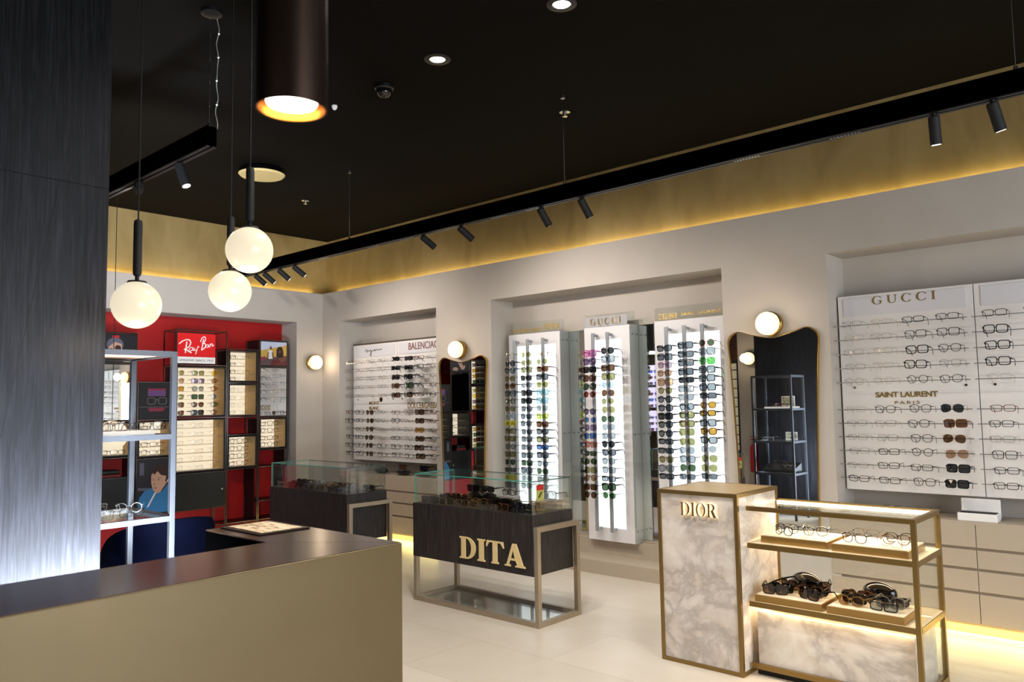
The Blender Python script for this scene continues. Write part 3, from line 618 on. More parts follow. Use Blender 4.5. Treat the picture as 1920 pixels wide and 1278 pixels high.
# blue tub chair
t = thing('tub_chair', 'navy blue velvet tub chair behind the black framed shelving unit', 'chair', (-4.80, 2.10, 0))
cx, cy = -4.80, 2.10
b = MB(); n = 28; vs_ = []
for i in range(n+1):
    a = radians(-115+230*i/n)
    hz = .86-.20*(abs(i-n/2)/(n/2))**2.5
    for r, z in ((.30, .36), (.315, .6), (.315, hz-.03), (.30, hz), (.27, hz), (.255, hz-.03), (.25, .6), (.25, .36)):
        vs_.append((cx+r*cos(a), cy+r*1.0*sin(a), z))
fs = [(i*8+j, i*8+(j+1) % 8, (i+1)*8+(j+1) % 8, (i+1)*8+j) for i in range(n) for j in range(8)]+[tuple(range(8))[::-1], tuple(range(n*8, n*8+8))]
b.add(vs_, fs); b.build('backrest', blue_m, t, smooth=True)
MB().lathe([(.0, .36), (.25, .36), (.27, .38), (.27, .45), (.25, .48), (0, .49)], (cx, cy, 0), 32).build('seat', blue_m, t, smooth=True)
for sx, sy in ((1, 1), (1, -1), (-1, 1), (-1, -1)): MB().tube([(cx+sx*.15, cy+sy*.15, .37), (cx+sx*.21, cy+sy*.21, 0)], [.018, .011], 10).build('leg', black_m, t, smooth=True)
# shelving unit beside the partition
et_m = mat('unit_grey', '#2e3034', .4, .2)
t = thing('shelving_unit', 'open grey metal frame shelving unit standing against the dark oak partition', 'shelving unit', (-4.17, 1.575, 0))
x0, x1, y0, y1 = -4.43, -3.905, 1.375, 1.785
for x in (x0, x1-.026):
    for y in (y0, y1-.026): MB().box(x, x+.026, y, y+.026, 0, 1.785).build('post', et_m, t, bevel=.001)
for z in (1.76, 1.345, .94, .545):
    for bx in ((x0+.026, x1-.026, y0, y0+.026), (x0+.026, x1-.026, y1-.026, y1), (x0, x0+.026, y0+.026, y1-.026), (x1-.026, x1, y0+.026, y1-.026)): MB().box(*bx, z, z+.026).build('rail', et_m, t)
MB().box(x0+.026, x1-.026, y0+.026, y1-.026, 1.770, 1.784).build('top_board', mat('top_board', '#9c7a60', .45), t)  # glass top: its warm reflection is put into this brown colour
for z in (1.345, .94, .545): MB().box(x0+.026, x1-.026, y0+.026, y1-.026, z+.018, z+.026).build('glass_shelf', glass_m, t)
t = tag(MB().box(-4.30, -3.95, 1.43, 1.70, 1.3715, 1.392).build('display_tray', wht_m, bevel=.003), 'white tray on the upper glass shelf of the grey shelving unit', 'tray')
for i, (x, y, z, c, rz) in enumerate(((-4.0, 1.52, 1.412, 'rM:brown:demo', 1.4), (-4.05, 1.63, 1.412, 'pM:clear:demo', 1.7), (-3.99, 1.70, 1.415, 'rM:black:demo', 1.3), (-4.16, 1.56, 1.412, 'sM:tortoise:demo', 1.9))):
    eyewear(S(c), (x, y, z), f"{ORD[i]} on the white tray of the shelving unit", 'eyewear on the white tray', rz=rz)
for i, (x, y, c, rz) in enumerate(((-4.0, 1.46, 'sM:clear:demo', 1.3), (-4.0, 1.62, 'rM:clear:demo', 1.8), (-4.2, 1.50, 'pM:clear:demo', 1.5), (-4.2, 1.68, 'ot:silver:demo', 1.1), (-4.33, 1.58, 'rt:silver:demo', 2.0))):
    eyewear(S(c), (x, y, .992), f"{ORD[i]} on the middle glass shelf of the grey shelving unit", 'eyewear on the middle shelf', rz=rz)
def card_frame(x, y, z, w_, h, lab):
    t = thing('picture_card', lab, 'picture', (x, y, z))
    MB().box(x-w_/2, x+w_/2, y-.006, y+.006, z, z+h).build('frame', wht_m, t, bevel=.001)
    MB().box(x-w_/2+.012, x+w_/2-.012, y+.0062, y+.0072, z+.012, z+h-.012).build('print', noisy('card_print', [(.4, '#55584c'), (.5, '#b9c0a4'), (.6, '#8a8f7c')], 14, (1, 1, 3), rough=.5, dist=2), t)
card_frame(-4.09, 1.45, 1.393, .17, .13, 'white framed picture card on the upper shelf, seen in the tall mirror')
card_frame(-4.07, 1.44, .967, .15, .10, 'small white framed picture card on the middle shelf, seen in the tall mirror')
t = tag(MB().prism([(0, 0), (.26, 0), (.26, .03), (0, .11)], lambda p: (-4.36, 1.43+p[0], .572+p[1]), lambda p: (-3.96, 1.43+p[0], .572+p[1])).build('display_tray', mblk_m), 'sloping black tray with white edge on the lowest shelf, seen in the tall mirror', 'tray')
for i in range(4):
    for j in range(2):
        eyewear(S(random.choice(['rM:silver:demo', 'rM:clear:demo'])), (-4.31+.10*i if False else -4.29+.15*j+.05*(i % 2), 1.50+.045*i, .687-.014*i), f"{ORD[i]} row on the sloping black tray, {'partition' if j == 0 else 'aisle'} side", 'eyewear on the sloping tray', rz=pi, rx=.1, parts=False)
# fire extinguisher on the near wall
t = thing('fire_extinguisher', 'red fire extinguisher on the near wall, seen at the edge of the tall mirror', 'fire extinguisher', (-4.74, 1.06, .50))
MB().lathe([(.0, 0), (.07, 0), (.075, .02), (.075, .32), (.05, .38), (.02, .40), (.02, .43), (0, .43)], (-4.74, 1.06, .50), 28).build('cylinder', mat('ext_red', '#a80f12', .3), t, smooth=True)
MB().box(-4.79, -4.70, 1.05, 1.07, .93, .95).box(-4.80, -4.70, 1.05, 1.07, .97, .98).build('handle', red_m, t)
MB().tube([(-4.74, 1.09, .93), (-4.70, 1.14, .85), (-4.69, 1.15, .65)], .009, 8).build('hose', mblk_m, t)
# ------------------------------------------------------------------ glass display cases on metal frames
def display_case(x0, x1, label, word=False):
    y0, y1 = 4.02, 4.485
    t = thing('display_case', label, 'display case', ((x0+x1)/2, 4.25, 0))
    MB().box(x0, x1-.035, y0, y1-.035, .333, .738).build('cabinet_body', oakb_m, t, bevel=.0015)
    frame_bars(MB(), x0+.001, x1, y0+.003, y1, 0, .66, .034).build('metal_frame', champ_m, t, bevel=.001)
    MB().box(x0+.036, x1-.036, y0+.038, y1-.036, .008, .016).build('glass_base', glass_m, t)
    gx0, gx1, gy0, gy1 = x0+.025, x1-.042, y0+.003, y1-.045; z0, z1 = .738, .965; g = .006
    def pane(a, c, d, e, f, h, m, nm='glass_pane'):
        MB().box(a, c, d, e, f, h).build(nm, m, t)
    pane(gx0, gx1, gy0, gy0+g, z0, z1-g, glass_m); pane(gx0, gx1, gy1-g, gy1, z0, z1-g, glass_m); pane(gx0, gx0+g, gy0+g, gy1-g, z0, z1-g, glass_m); pane(gx1-g, gx1, gy0+g, gy1-g, z0, z1-g, glass_m)
    pane(gx0+.004, gx1-.004, gy0+.004, gy1-.004, z1-g, z1, glass_m, 'glass_lid')
    b = MB(); e = .004
    b.box(gx0, gx1, gy0-.001, gy0+e, z1-g, z1).box(gx0-.001, gx0+e, gy0, gy1, z1-g, z1).box(gx0, gx0+.005, gy0-.0015, gy0+.004, z0, z1-g).box(gx0, gx0+.005, gy1-.005, gy1, z0, z1-g)
    b.build('glass_edge', teal_m, t)
    b = MB(); b.box(gx1-e, gx1+.001, gy0, gy1, z1-g, z1).box(gx0, gx1, gy1-e, gy1+.001, z1-g, z1); b.build('glass_edge', tdark_m, t)
    b = MB(); b.box(gx1-.003, gx1+.001, gy0-.001, gy0+.003, z0, z1-g).box(gx1-.003, gx1+.001, gy1-.003, gy1, z0, z1-g); b.build('glass_edge', acr_m, t)
    if word: put_word('lettering', goldl_m, t, -4.18, -3.545, .380, .535, y0-.001, depth=.007, splines=word_splines('DITA', .24, .07, .10))
    return t
display_case(-4.705, -3.44, 'glass topped dark oak display case with large gold capitals on its front', True)
display_case(-6.795, -5.53, 'glass topped dark oak display case behind the counter, nearer the red wall')
def lay(n, cols, x0, x1, ys, z, where, group, parts=True, seed=1):
    rnd = random.Random(seed); k = 0
    for r_, y in enumerate(ys):
        for i in range(n):
            c = cols[k % len(cols)]; k += 1; sp = S(c)
            hb = SHAPES[sp[0]][1]
            eyewear(sp, (x0+(x1-x0)*(i+.5)/n+rnd.uniform(-.01, .01), y+rnd.uniform(-.01, .01), z+hb+.005), f"{ORD[i]} along {['front', 'second', 'third', 'rear'][r_]} row, {where}", group, rz=rnd.uniform(-.45, .45), rx=rnd.uniform(-.15, .1), parts=parts)
lay(10, ['sT:black:black', 'cT:black:black', 'sM:gold:olive', 'rt:gold:demo', 'sM:gold:tan', 'pt:gold:demo', 'rM:brown:demo', 'sT:tortoise:brown', 'sT:black:black', 'vM:black:grey', 'cT:black:black', 'rt:gold:demo', 'rT:black:grey', 'pt:gold:demo', 'oM:gold:olive', 'rM:black:demo',
        'vT:black:black', 'sT:black:black', 'rT:black:demo', 'sM:silver:demo', 'sT:tortoise:brown', 'aM:gold:brown', 'pM:tortoise:demo', 'vT:black:grey'], -4.63, -3.52, (4.06, 4.19, 4.30), .739, 'in gold lettered case', 'eyewear in the gold lettered case')
lay(12, ['sM:silver:demo', 'rt:gold:demo', 'sT:black:black', 'pM:clear:demo', 'rM:brown:demo', 'oM:silver:smoke', 'rM:clear:demo', 'sM:gold:tan', 'rt:silver:demo', 'cT:tortoise:brown', 'rM:silver:demo'], -6.72, -5.60, (4.06, 4.18, 4.30), .739, 'in case nearer red wall', 'eyewear in the case nearer the red wall', parts=False, seed=4)
for i, (x, w_, c) in enumerate(((-4.02, .16, 'rM:black:demo'), (-3.63, .19, 'vM:black:demo'))):
    t = tag(MB().box(x-w_/2, x+w_/2, 4.345, 4.42, .7385, .80).build('riser_block', mat('riser_grey', '#9a9390', .5), bevel=.002), ['grey riser block in the lettered case carrying black eyeglasses', 'grey riser block in the lettered case close to the warning card'][i], 'riser')
    if i == 0: eyewear(S(c), (x, 4.37, .824), 'on the inner grey riser of the lettered case', None)
    else: eyewear(S(c), (x, 4.37, .83), 'on the riser close to the warning card', None)
for i, x in enumerate((-4.40, -4.24)):
    t = thing('eyewear_case', ['black eyewear case standing in the rear of the lettered case, farther from the card', 'black eyewear case at the rear of the lettered case, nearer the grey riser'][i], 'case', (x, 4.40, .7385))
    MB().ball((x, 4.395, .775), 1, 20, (.075, .034, .036)).build('shell', gblk_m, t, smooth='all')
    eyewear(S(['sT:black:black', 'rT:black:black'][i]), (x, 4.37, .835), ['on the black case farther from the card', 'on the black case nearer the riser'][i], None)
t = thing('warning_card', 'small red and yellow warning card on the glass of the lettered case', 'sign', (-3.48, 4.10, .81))
MB().box(-3.4815, -3.4805, 4.07, 4.145, .83, .90).build('yellow_field', mat('card_yellow', '#a3a04a', .4), t)
MB().box(-3.4815, -3.4805, 4.07, 4.145, .90, .935).build('red_field', mat('card_red', '#b01713', .4), t)
MB().add([(-3.4803, 4.085, .845), (-3.4803, 4.10, .85), (-3.4803, 4.13, .885), (-3.4803, 4.12, .89), (-3.4803, 4.095, .865)], [(0, 1, 2, 3, 4)]).build('symbol', mblk_m, t)
t = tag(MB().lathe([(0, 0), (.07, 0), (.085, .012), (.08, .012), (.066, .003), (0, .003)], (-3.60, 4.20, .739), 28).build('gold_dish', gold_p, smooth=True), 'shallow gold dish in the lettered case beside the end glass', 'dish')
# ------------------------------------------------------------------ marble pedestal and lit shelf case
t = thing('marble_pedestal', 'tall marble pedestal with brass edges and glowing serif lettering', 'pedestal', (-2.25, 4.28, 0))
MB().box(-2.495, -2.005, 4.03, 4.545, .012, .965).build('marble_body', marble_m, t)
frame_bars(MB(), -2.503, -1.997, 4.022, 4.553, 0, .977, .022).build('brass_edging', brass_m, t, bevel=.001)
MB().box(-2.49, -2.01, 4.04, 4.54, .965, .9765).build('top', noisy('pedestal_top', [(.3, '#a38a60'), (.7, '#b59a6c')], 5, (1, 8, 1), rough=.35, metal=.2), t)
sp_ = word_splines('DIOR', .15, .04, .16)
put_word('lettering', mat('letter_bronze', '#7a5c2c', .35, .6), t, -2.343, -2.118, .838, .915, 4.016, depth=.005, splines=sp_)
put_word('letter_glow', mat('letter_led', '#ffffff', .5, emit=(1, .74, .30), es=5), t, -2.341, -2.120, .840, .913, 4.024, depth=.003, splines=sp_)
t = thing('shelf_case', 'brass framed glass shelf case lit by warm strips beside the marble pedestal', 'display case', (-1.56, 4.33, 0))
x0, x1, y0, y1, zt = -1.990, -1.125, 4.11, 4.56, .905
b = MB()
for x, y in ((x1-.024, y0), (x1-.024, y1-.024)): b.box(x, x+.024, y, y+.024, .0, zt)
b.box(x0, x1-.024, y0, y0+.024, zt-.024, zt).box(x0, x1-.024, y1-.024, y1, zt-.024, zt).box(x1-.024, x1, y0+.024, y1-.024, zt-.024, zt)
b.box(x0, x1-.024, y0, y0+.024, .035, .062).box(x0, x1-.024, y1-.024, y1, .035, .062).box(x1-.024, x1, y0+.024, y1-.024, .035, .062)
b.build('brass_frame', brass_m, t, bevel=.001)
sh_m = mat('shelf_cream', '#e9d7b4', .4)
for z in (.70, .385):
    s_ = MB().box(x0, x1-.003, y0+.003, y1-.003, z-.004, z+.006).build('shelf', sh_m, t)
    b = MB(); b.box(x0, x1-.024, y0-.001, y0+.004, z-.022, z+.0062).box(x1-.004, x1+.001, y0+.02, y1-.02, z-.022, z+.0062).box(x0, x1-.024, y1-.004, y1+.001, z-.022, z+.0062); b.build('shelf_edge', brass_m, s_)
MB().box(x0+.03, x1-.04, y0+.03, y1-.05, .035, .335).build('marble_base', marble_m, t)
MB().box(x0+.02, x1-.05, y0+.03, y1-.03, .0, .03).build('toe_plinth', mblk_m, t)
for nm, bx in (('glass_pane', (x1-.014, x1-.008, y0+.024, y1-.024, .07, zt-.03)), ('glass_pane', (x0, x1-.024, y1-.014, y1-.008, .07, zt-.03)), ('glass_top', (x0, x1-.024, y0+.024, y1-.024, zt-.008, zt-.002))):
    MB().box(*bx).build(nm, glass_m, t)
MB().box(x0, x1-.03, y1-.040, y1-.026, zt-.030, zt-.010).build('light_strip', led_m, t)
MB().box(x0+.04, x1-.05, y0+.06, y0+.07, .368, .376).build('light_strip', led_m, t)
MB().box(x0+.01, x0+.016, y0+.06, y1-.06, .675, .69).build('light_strip', led_m, t)
def arealamp(nm, loc, pw, sx, sy, rot, col=LEDW, par=None):
    o = lamp(nm, 'AREA', loc, pw, col, shape='RECTANGLE', size=sx, size_y=sy); o.rotation_euler = rot
    if par: o.parent = par; o.matrix_parent_inverse = Matrix.Translation(par.location).inverted()
arealamp('strip_glow', ((x0+x1)/2, y1-.05, zt-.035), 4.2, .8, .02, (radians(-18), 0, 0), (1, .80, .52), t)
arealamp('strip_glow', ((x0+x1)/2, y0+.02, .366), 1.5, .8, .02, (radians(8), 0, 0), (1, .74, .40), t)
arealamp('strip_glow', ((x0+x1)/2, y1-.06, .672), 2.6, .8, .02, (radians(-18), 0, 0), (1, .78, .50), t)
arealamp('strip_glow', (x0+.02, 4.33, .36), .5, .02, .35, (0, 0, 0), (1, .74, .40), t)
tray_m = mat('tray_cream', '#f0e3c9', .5); trb_m = mat('tray_brass', '#b08e55', .35, .8)
def tray(label, x0, x1, y0, y1, z):
    t = thing('display_tray', label, 'tray', ((x0+x1)/2, (y0+y1)/2, z))
    MB().box(x0, x1, y0, y1, z, z+.036).build('base', trb_m, t, bevel=.002)
    MB().box(x0+.006, x1-.006, y0+.006, y1-.006, z+.036, z+.038).build('pad', tray_m, t)
tray('brass edged cream tray on the upper shelf beside the pedestal', -1.935, -1.575, 4.165, 4.46, .707)
tray('brass edged cream tray on the upper shelf beside the corner post', -1.545, -1.175, 4.15, 4.45, .707)
tray('brass edged tray with dark sunglasses on the lower shelf beside the pedestal', -1.965, -1.60, 4.125, 4.42, .392)
tray('brass edged tray with dark sunglasses on the lower shelf beside the corner post', -1.575, -1.20, 4.125, 4.38, .392)
u = ['pM:black:demo', 'rt:gold:demo', 'oM:black:demo', 'pM:black:demo', 'rM:clear:demo', 'rt:black:demo', 'pM:tortoise:demo', 'sM:clear:demo']
lay(2, u, -1.925, -1.60, (4.22, 4.30, 4.37), .745, 'upper pedestal side tray', 'eyeglasses on the upper tray by the pedestal', seed=2)
lay(2, u[3:]+u[:3], -1.53, -1.19, (4.21, 4.29, 4.36), .745, 'upper corner post tray', 'eyeglasses on the upper tray by the post', seed=3)
q = ['sT:black:brown', 'vT:black:brown', 'sT:black:black', 'vM:tortoise:brown', 'rT:black:brown', 'cT:black:black']
lay(2, q, -1.955, -1.61, (4.165, 4.225, 4.285, 4.35), .430, 'lower pedestal side tray', 'sunglasses on the lower tray by the pedestal', seed=5)
lay(2, ['pM:gold:tan', 'rT:black:smoke', 'sT:black:black', 'vM:silver:smoke', 'sT:tortoise:brown', 'rT:black:brown'], -1.565, -1.215, (4.17, 4.24, 4.31), .430, 'lower corner post tray', 'sunglasses on the lower tray by the post', seed=6)
for i, x in enumerate((-1.815, -1.42)):
    t = thing('eyewear_case', ['open round black eyewear case behind the lower tray by the pedestal', 'open round black eyewear case behind the lower tray by the corner post'][i], 'case', (x, 4.47, .392))
    MB().ball((x, 4.488, .448), 1, 28, (.086, .045, .056)).build('shell', gblk_m, t, smooth='all')
    MB().tube([(x+.087*cos(radians(a)), 4.488-.012, .448+.057*sin(radians(a))) for a in range(-20, 201, 10)], .0022, 6).build('zip_seam', dsteel_m, t, smooth=True)
# ------------------------------------------------------------------ red wall shelving
XF, XBK = -8.315, -8.60
t = thing('tube_shelving', 'chrome and black tubular cube shelving standing against the red wall', 'shelving unit', (-8.45, 3.3, 0))
cols = {'z': (2.59, 2.975), 'a': (2.985, 3.375), 'b': (3.385, 3.765), 'c': (3.775, 4.365), 'd': (4.375, 4.755), 'e': (4.765, 5.145)}
levels = {'c': (.20, .40, .79, 1.39, 1.965, 2.35), 'd': (.20, .80, 1.185, 1.385, 1.775, 2.16), 'e': (.20, .41, .80, .995, 1.375, 1.968, 2.28), 'b': (.40, .98, 1.38, 1.775), 'a': (.40, .805, 1.005, 1.372, 1.968, 2.28), 'z': (.40, .80, 1.18, 1.38, 1.77, 2.16)}
b = MB(); pb = MB()
for k, (ya, yb) in cols.items():
    zs = levels[k]
    for y in (ya+.004, yb-.004):
        for x in (XF, XBK): b.tube([(x, y, 0 if zs[0] < .3 else zs[0]), (x, y, zs[-1])], .0065, 8)
    for z in zs:
        for x in (XF, XBK): b.tube([(x, ya+.004, z), (x, yb-.004, z)], .0065, 8)
        for y in (ya+.004, yb-.004): b.tube([(XF, y, z), (XBK, y, z)], .0065, 8)
b.build('tube_frame', dsteel_m, t, smooth=True)
for k, zs in (('c', (.79, 1.39, .40)), ('d', (.80, 1.185, 1.385, .20)), ('e', (.80, .995, .41, .20)), ('a', (.805, 1.005, .40)), ('b', (.98, .40)), ('z', (.80, 1.18, .4))):
    for z in zs: pb.box(XBK+.008, XF-.008, cols[k][0]+.008, cols[k][1]-.008, z-.003, z+.003)
for k, z0, z1 in (('c', .79, 1.96), ('c', .40, .79), ('d', .80, 1.18), ('d', .2, .8), ('e', .2, 1.37), ('a', .4, 1.37), ('z', .4, 1.77), ('b', .4, 1.77)):
    pb.box(XBK+.008, XF-.06, cols[k][1]-.007, cols[k][1]-.003, z0+.008, z1-.008)
pb.build('black_panels', black_m, t)
for k, z0, z1 in (('c', .405, .785), ('a', .41, .80)):
    dd = MB().box(XF-.002, XF+.004, cols[k][0]+.012, cols[k][1]-.012, z0, z1).build('door', mat('door_black', '#101413', .35), t)
    MB().lathe([(.012, 0), (.012, .006), (.007, .008), (.005, .02), (0, .02)], (XF+.004, cols[k][1]-.04, (z0+z1)/2), 14, 'x').build('handle', steel_m, dd)
def litbox(col, z0, z1, rows, n, codes, label, where, parts=False, skip=()):
    ya, yb = cols[col]; ya += .014; yb -= .014; z0 += .014; z1 -= .014
    t = thing('lit_display_box', label, 'display box', (-8.45, (ya+yb)/2, z0))
    b = MB(); xf = XF+.004
    b.box(XBK+.01, xf, ya, ya+.006, z0, z1).box(XBK+.01, xf, yb-.006, yb, z0, z1).box(XBK+.01, xf, ya+.006, yb-.006, z0, z0+.006).box(XBK+.01, xf, ya+.006, yb-.006, z1-.006, z1)
    b.box(xf-.006, xf+.003, ya-.002, ya+.014, z0, z1).box(xf-.006, xf+.003, yb-.014, yb+.002, z0, z1).box(xf-.006, xf+.003, ya+.014, yb-.014, z0, z0+.012).box(xf-.006, xf+.003, ya+.014, yb-.014, z1-.012, z1)
    b.build('casing', black_m, t)
    MB().box(XBK+.03, XBK+.036, ya+.007, yb-.012, z0+.007, z1-.007).build('light_panel', cream_m, t)
    MB().box(XBK+.04, xf-.02, yb-.010, yb-.0065, z0+.008, z1-.008).build('side_lining', side_m, t)
    dz = (z1-z0-.02)/rows
    b = MB()
    for i in range(rows): b.box(XBK+.09, xf-.05, ya+.008, yb-.011, z0+.012+dz*i, z0+.014+dz*i)
    b.build('ledges', mat('ledge_pale', '#e6d8bb', .35), t)
    k = 0
    for i in range(rows):
        for j in range(n):
            c = codes[k % len(codes)]; k += 1; sp = S(c)
            zz = z0+.014+dz*(rows-1-i)+SHAPES[sp[0]][1]+.006
            eyewear(sp, (-8.455, ya+.085+(yb-ya-.105)*j/max(1, n-1) if n > 2 else ya+.09+j*.17, zz), f"{ORD[j]} on {ORD[i]} ledge, {where}", 'eyewear in '+where, rz=pi/2+random.uniform(-.05, .05), parts=parts, scale=1.12)
lit_s = 'oM:gold:olive pM:black:olive oM:gold:yellow oM:brown:tan sM:brown:violet oM:brown:tan sM:tortoise:amber oM:brown:smoke pM:tortoise:amber pM:black:olive sM:black:green oM:silver:smoke sM:brown:brown pM:black:brown sM:black:olive cM:black:brown sT:black:black pM:brown:tan'.split()
litbox('c', 1.39, 1.965, 6, 3, lit_s, 'wide lit display box of tinted sunglasses directly under the red sign', 'wide box under the sign')
litbox('c', .79, 1.39, 6, 3, ['rt:silver:demo', 'ot:gold:demo', 'rt:gold:demo', 'pt:silver:demo'], 'wide lit display box of rimless glasses above the black door', 'wide box above black door')
litbox('d', 1.775, 2.16, 4, 2, ['rM:black:demo', 'rt:black:demo', 'rM:grey:demo', 'rt:silver:demo'], 'narrow lit display box highest of its stack, beside the red sign', 'highest narrow box')
litbox('d', 1.385, 1.775, 4, 2, ['pt:black:demo', 'pt:gold:demo', 'rM:clear:demo', 'rt:gold:demo'], 'narrow lit display box second from top of its stack', 'second narrow box of stack')
litbox('d', .80, 1.185, 4, 2, ['oM:black:demo', 'pM:black:demo', 'oM:black:demo', 'oM:black:demo', 'pM:grey:demo', 'oM:grey:demo', 'rM:red:demo', 'pM:red:demo'], 'narrow lit display box with red glasses on its bottom ledge', 'box with red glasses')
litbox('e', .995, 1.375, 4, 2, ['rM:tortoise:demo', 'pM:brown:demo', 'oM:black:demo', 'pM:grey:demo', 'rM:black:demo'], 'narrow lit display box under the mirror panel nearest the wall light', 'box under the mirror panel')
litbox('b', .98, 1.38, 4, 2, ['rM:black:demo', 'rM:brown:demo', 'pM:grey:demo', 'rM:black:demo'], 'lit display box between the two portrait posters', 'box between two posters')
litbox('a', 1.005, 1.372, 3, 2, ['rM:brown:demo', 'rM:black:demo'], 'lit display box seen through the grey shelving unit', 'box behind the grey shelving unit')
litbox('z', 1.38, 1.77, 4, 2, lit_s[:8], 'lit display box seen in the small mirror, middle of its stack', 'middle mirrored box')
litbox('z', 1.77, 2.16, 4, 2, lit_s[4:12], 'lit display box seen in the small mirror, highest of its stack', 'highest mirrored box')
litbox('z', .80, 1.18, 4, 2, lit_s[8:16], 'lit display box seen in the small mirror, lowest of its stack', 'lowest mirrored box')
t = thing('globe_pendant', 'opal globe pendant hanging low beyond the grey shelving unit, seen between its shelves', 'pendant light', (-7.2, 2.72, 1.27))
MB().ball((-7.2, 2.72, 1.27), .13, 36).build('globe', globe_m, t, smooth='all')
MB().tube([(-7.2, 2.72, 1.39), (-7.2, 2.72, ZC)], .003, 5).build('cord', mblk_m, t)
# mirrors in the shelving
for k, z0, z1, lab in (('e', 1.385, 1.96, 'tall mirror panel in the tube shelving under the street photo'), ('a', 1.382, 1.96, 'mirror panel in the tube shelving seen through the grey shelving unit')):
    ya, yb = cols[k]; t = thing('mirror_panel', lab, 'mirror', (XF, (ya+yb)/2, z0))
    MB().box(XF-.01, XF+.002, ya+.012, yb-.012, z0, z1).build('backing', black_m, t)
    MB().box(XF+.0022, XF+.0035, ya+.02, yb-.02, z0+.008, z1-.008).build('glass', mirror_m, t)
for i, (ya, yb) in enumerate(((1.20, 1.87), (1.88, 2.55))):  # unseen black forms added so the case glass reflects dark, not red
    tc = thing('tall_cabinet', ['plain black tall cabinet in the red niche, hidden behind the partition, at the niche end', 'plain black tall cabinet in the red niche next to the tube shelving'][i], 'cabinet', (-8.45, (ya+yb)/2, 0))
    MB().box(XBK, XF-.02, ya, yb, 0, 2.49).build('body', black_m, tc); dd = MB().box(XF-.02, XF, ya+.003, yb-.003, .06, 2.485).build('door', mat('door_black'), tc)
    MB().box(XF, XF+.02, yb-.06, yb-.045, 1.0, 1.3).build('handle', steel_m, dd)
# posters --------------------------------------------------------
def poster(col, z0, z1, label, bg, layers, y01=None, depth=.28, words=None):
    ya, yb = y01 or (cols[col][0]+.010, cols[col][1]-.010)
    t = thing('poster_box', label, 'poster', (XF, (ya+yb)/2, z0))
    MB().box(XF-depth, XF+.004, ya, yb, z0, z1).build('box', black_m, t)
    a, bq, c, d = ya+.010, yb-.010, z0+.010, z1-.010
    pp = MB().box(XF+.004, XF+.0048, a, bq, c, d).build('print', bg, t)
    for i, (nm, m, pts) in enumerate(layers):
        x = XF+.0052+.0004*i
        MB().add([(x, a+(bq-a)*min(1, max(0, u)), c+(d-c)*min(1, max(0, v))) for u, v in pts], [tuple(range(len(pts)))]).build(nm, m, pp)
    return t, pp
def el(cx, cy, rx, ry, n=20, a0=0, a1=360): return [(cx+rx*cos(radians(a0+(a1-a0)*i/n)), cy+ry*sin(radians(a0+(a1-a0)*i/n))) for i in range(n if a1-a0 == 360 else n+1)]
sk = mat('print_skin', '#c49a85', .5); hr = mat('print_hair', '#2a1512', .5); den = mat('print_denim', '#2c73a8', .5); dkp = mat('print_dark', '#14121c', .4); wp = mat('print_white', '#dfe0e2', .5); lip = mat('print_lip', '#a24a4a', .5); grp = mat('print_grey', '#5a5a6c', .5)
skd = mat('print_skin_dark', '#6a4234', .5); sky = mat('print_sky', '#c7d0ea', .5); yel = mat('print_yellow', '#c9a54c', .5); prp = mat('print_purple', '#6c4a86', .5); pnk = mat('print_pink', '#8c2f4c', .5); slv = mat('print_silver', '#b9b4b6', .5)
poster('b', .405, .975, 'portrait poster of a person in a blue collared jacket and thin glasses', dkp, [
    ('shelf_band', grp, [(0, .44), (.45, .42), (.45, .47), (0, .49)]), ('frame_shape', grp, [(.05, .72), (.18, .72), (.18, .95), (.05, .95)]),
    ('jacket', den, [(0, .03), (.05, .3), (.2, .42), (.42, .47), (.55, .36), (.75, .40), (.9, .52), (1, .50), (1, 0), (0, 0)]), ('zip', wp, [(.28, .12), (.50, .37), (.56, .40), (.53, .34), (.33, .12)]),
    ('neck', sk, [(.52, .50), (.55, .36), (.68, .38), (.88, .55), (.8, .6)]), ('ear', sk, el(.90, .60, .035, .05)), ('hair', hr, [(.38, .62), (.36, .74), (.42, .84), (.55, .90), (.72, .91), (.88, .85), (.96, .74), (.95, .64), (.86, .58), (.8, .66), (.40, .64)]),
    ('face', sk, [(.40, .72), (.40, .56), (.44, .46), (.50, .395), (.58, .395), (.68, .43), (.80, .53), (.86, .66), (.78, .76), (.55, .79)]), ('fringe', hr, [(.38, .72), (.44, .76), (.50, .71), (.58, .78), (.70, .70), (.86, .68), (.84, .80), (.6, .86), (.42, .82)]),
    ('mouth', lip, el(.53, .465, .055, .012)), ('nose', mat('print_shadow', '#9c7461', .5), [(.485, .58), (.47, .53), (.50, .515), (.53, .53)]), ('brow', hr, [(.42, .645), (.50, .655), (.50, .648), (.42, .638)]), ('brow', hr, [(.58, .655), (.70, .655), (.70, .646), (.58, .648)]),
    ('eye', hr, el(.465, .615, .025, .007)), ('eye', hr, el(.62, .615, .032, .008))])
def ringp(cx, cy, rx, ry, w_, n=22):
    o = el(cx, cy, rx, ry, n); i = el(cx, cy, rx-w_, ry-w_, n); return o+[o[0]]+[i[0]]+i[::-1]
t, pp = poster('b', 1.385, 1.77, 'dark poster of square glasses in front of neon light', dkp, [
    ('neon', prp, [(.25, .64), (.80, .64), (.80, .80), (.25, .80)]), ('neon', pnk, [(.25, .80), (.80, .80), (.80, .86), (.25, .86)]), ('line', slv, [(0, .325), (1, .325), (1, .33), (0, .33)]), ('glow', pnk, [(.25, .30), (.8, .30), (.72, .2), (.3, .2)])])
b = MB()
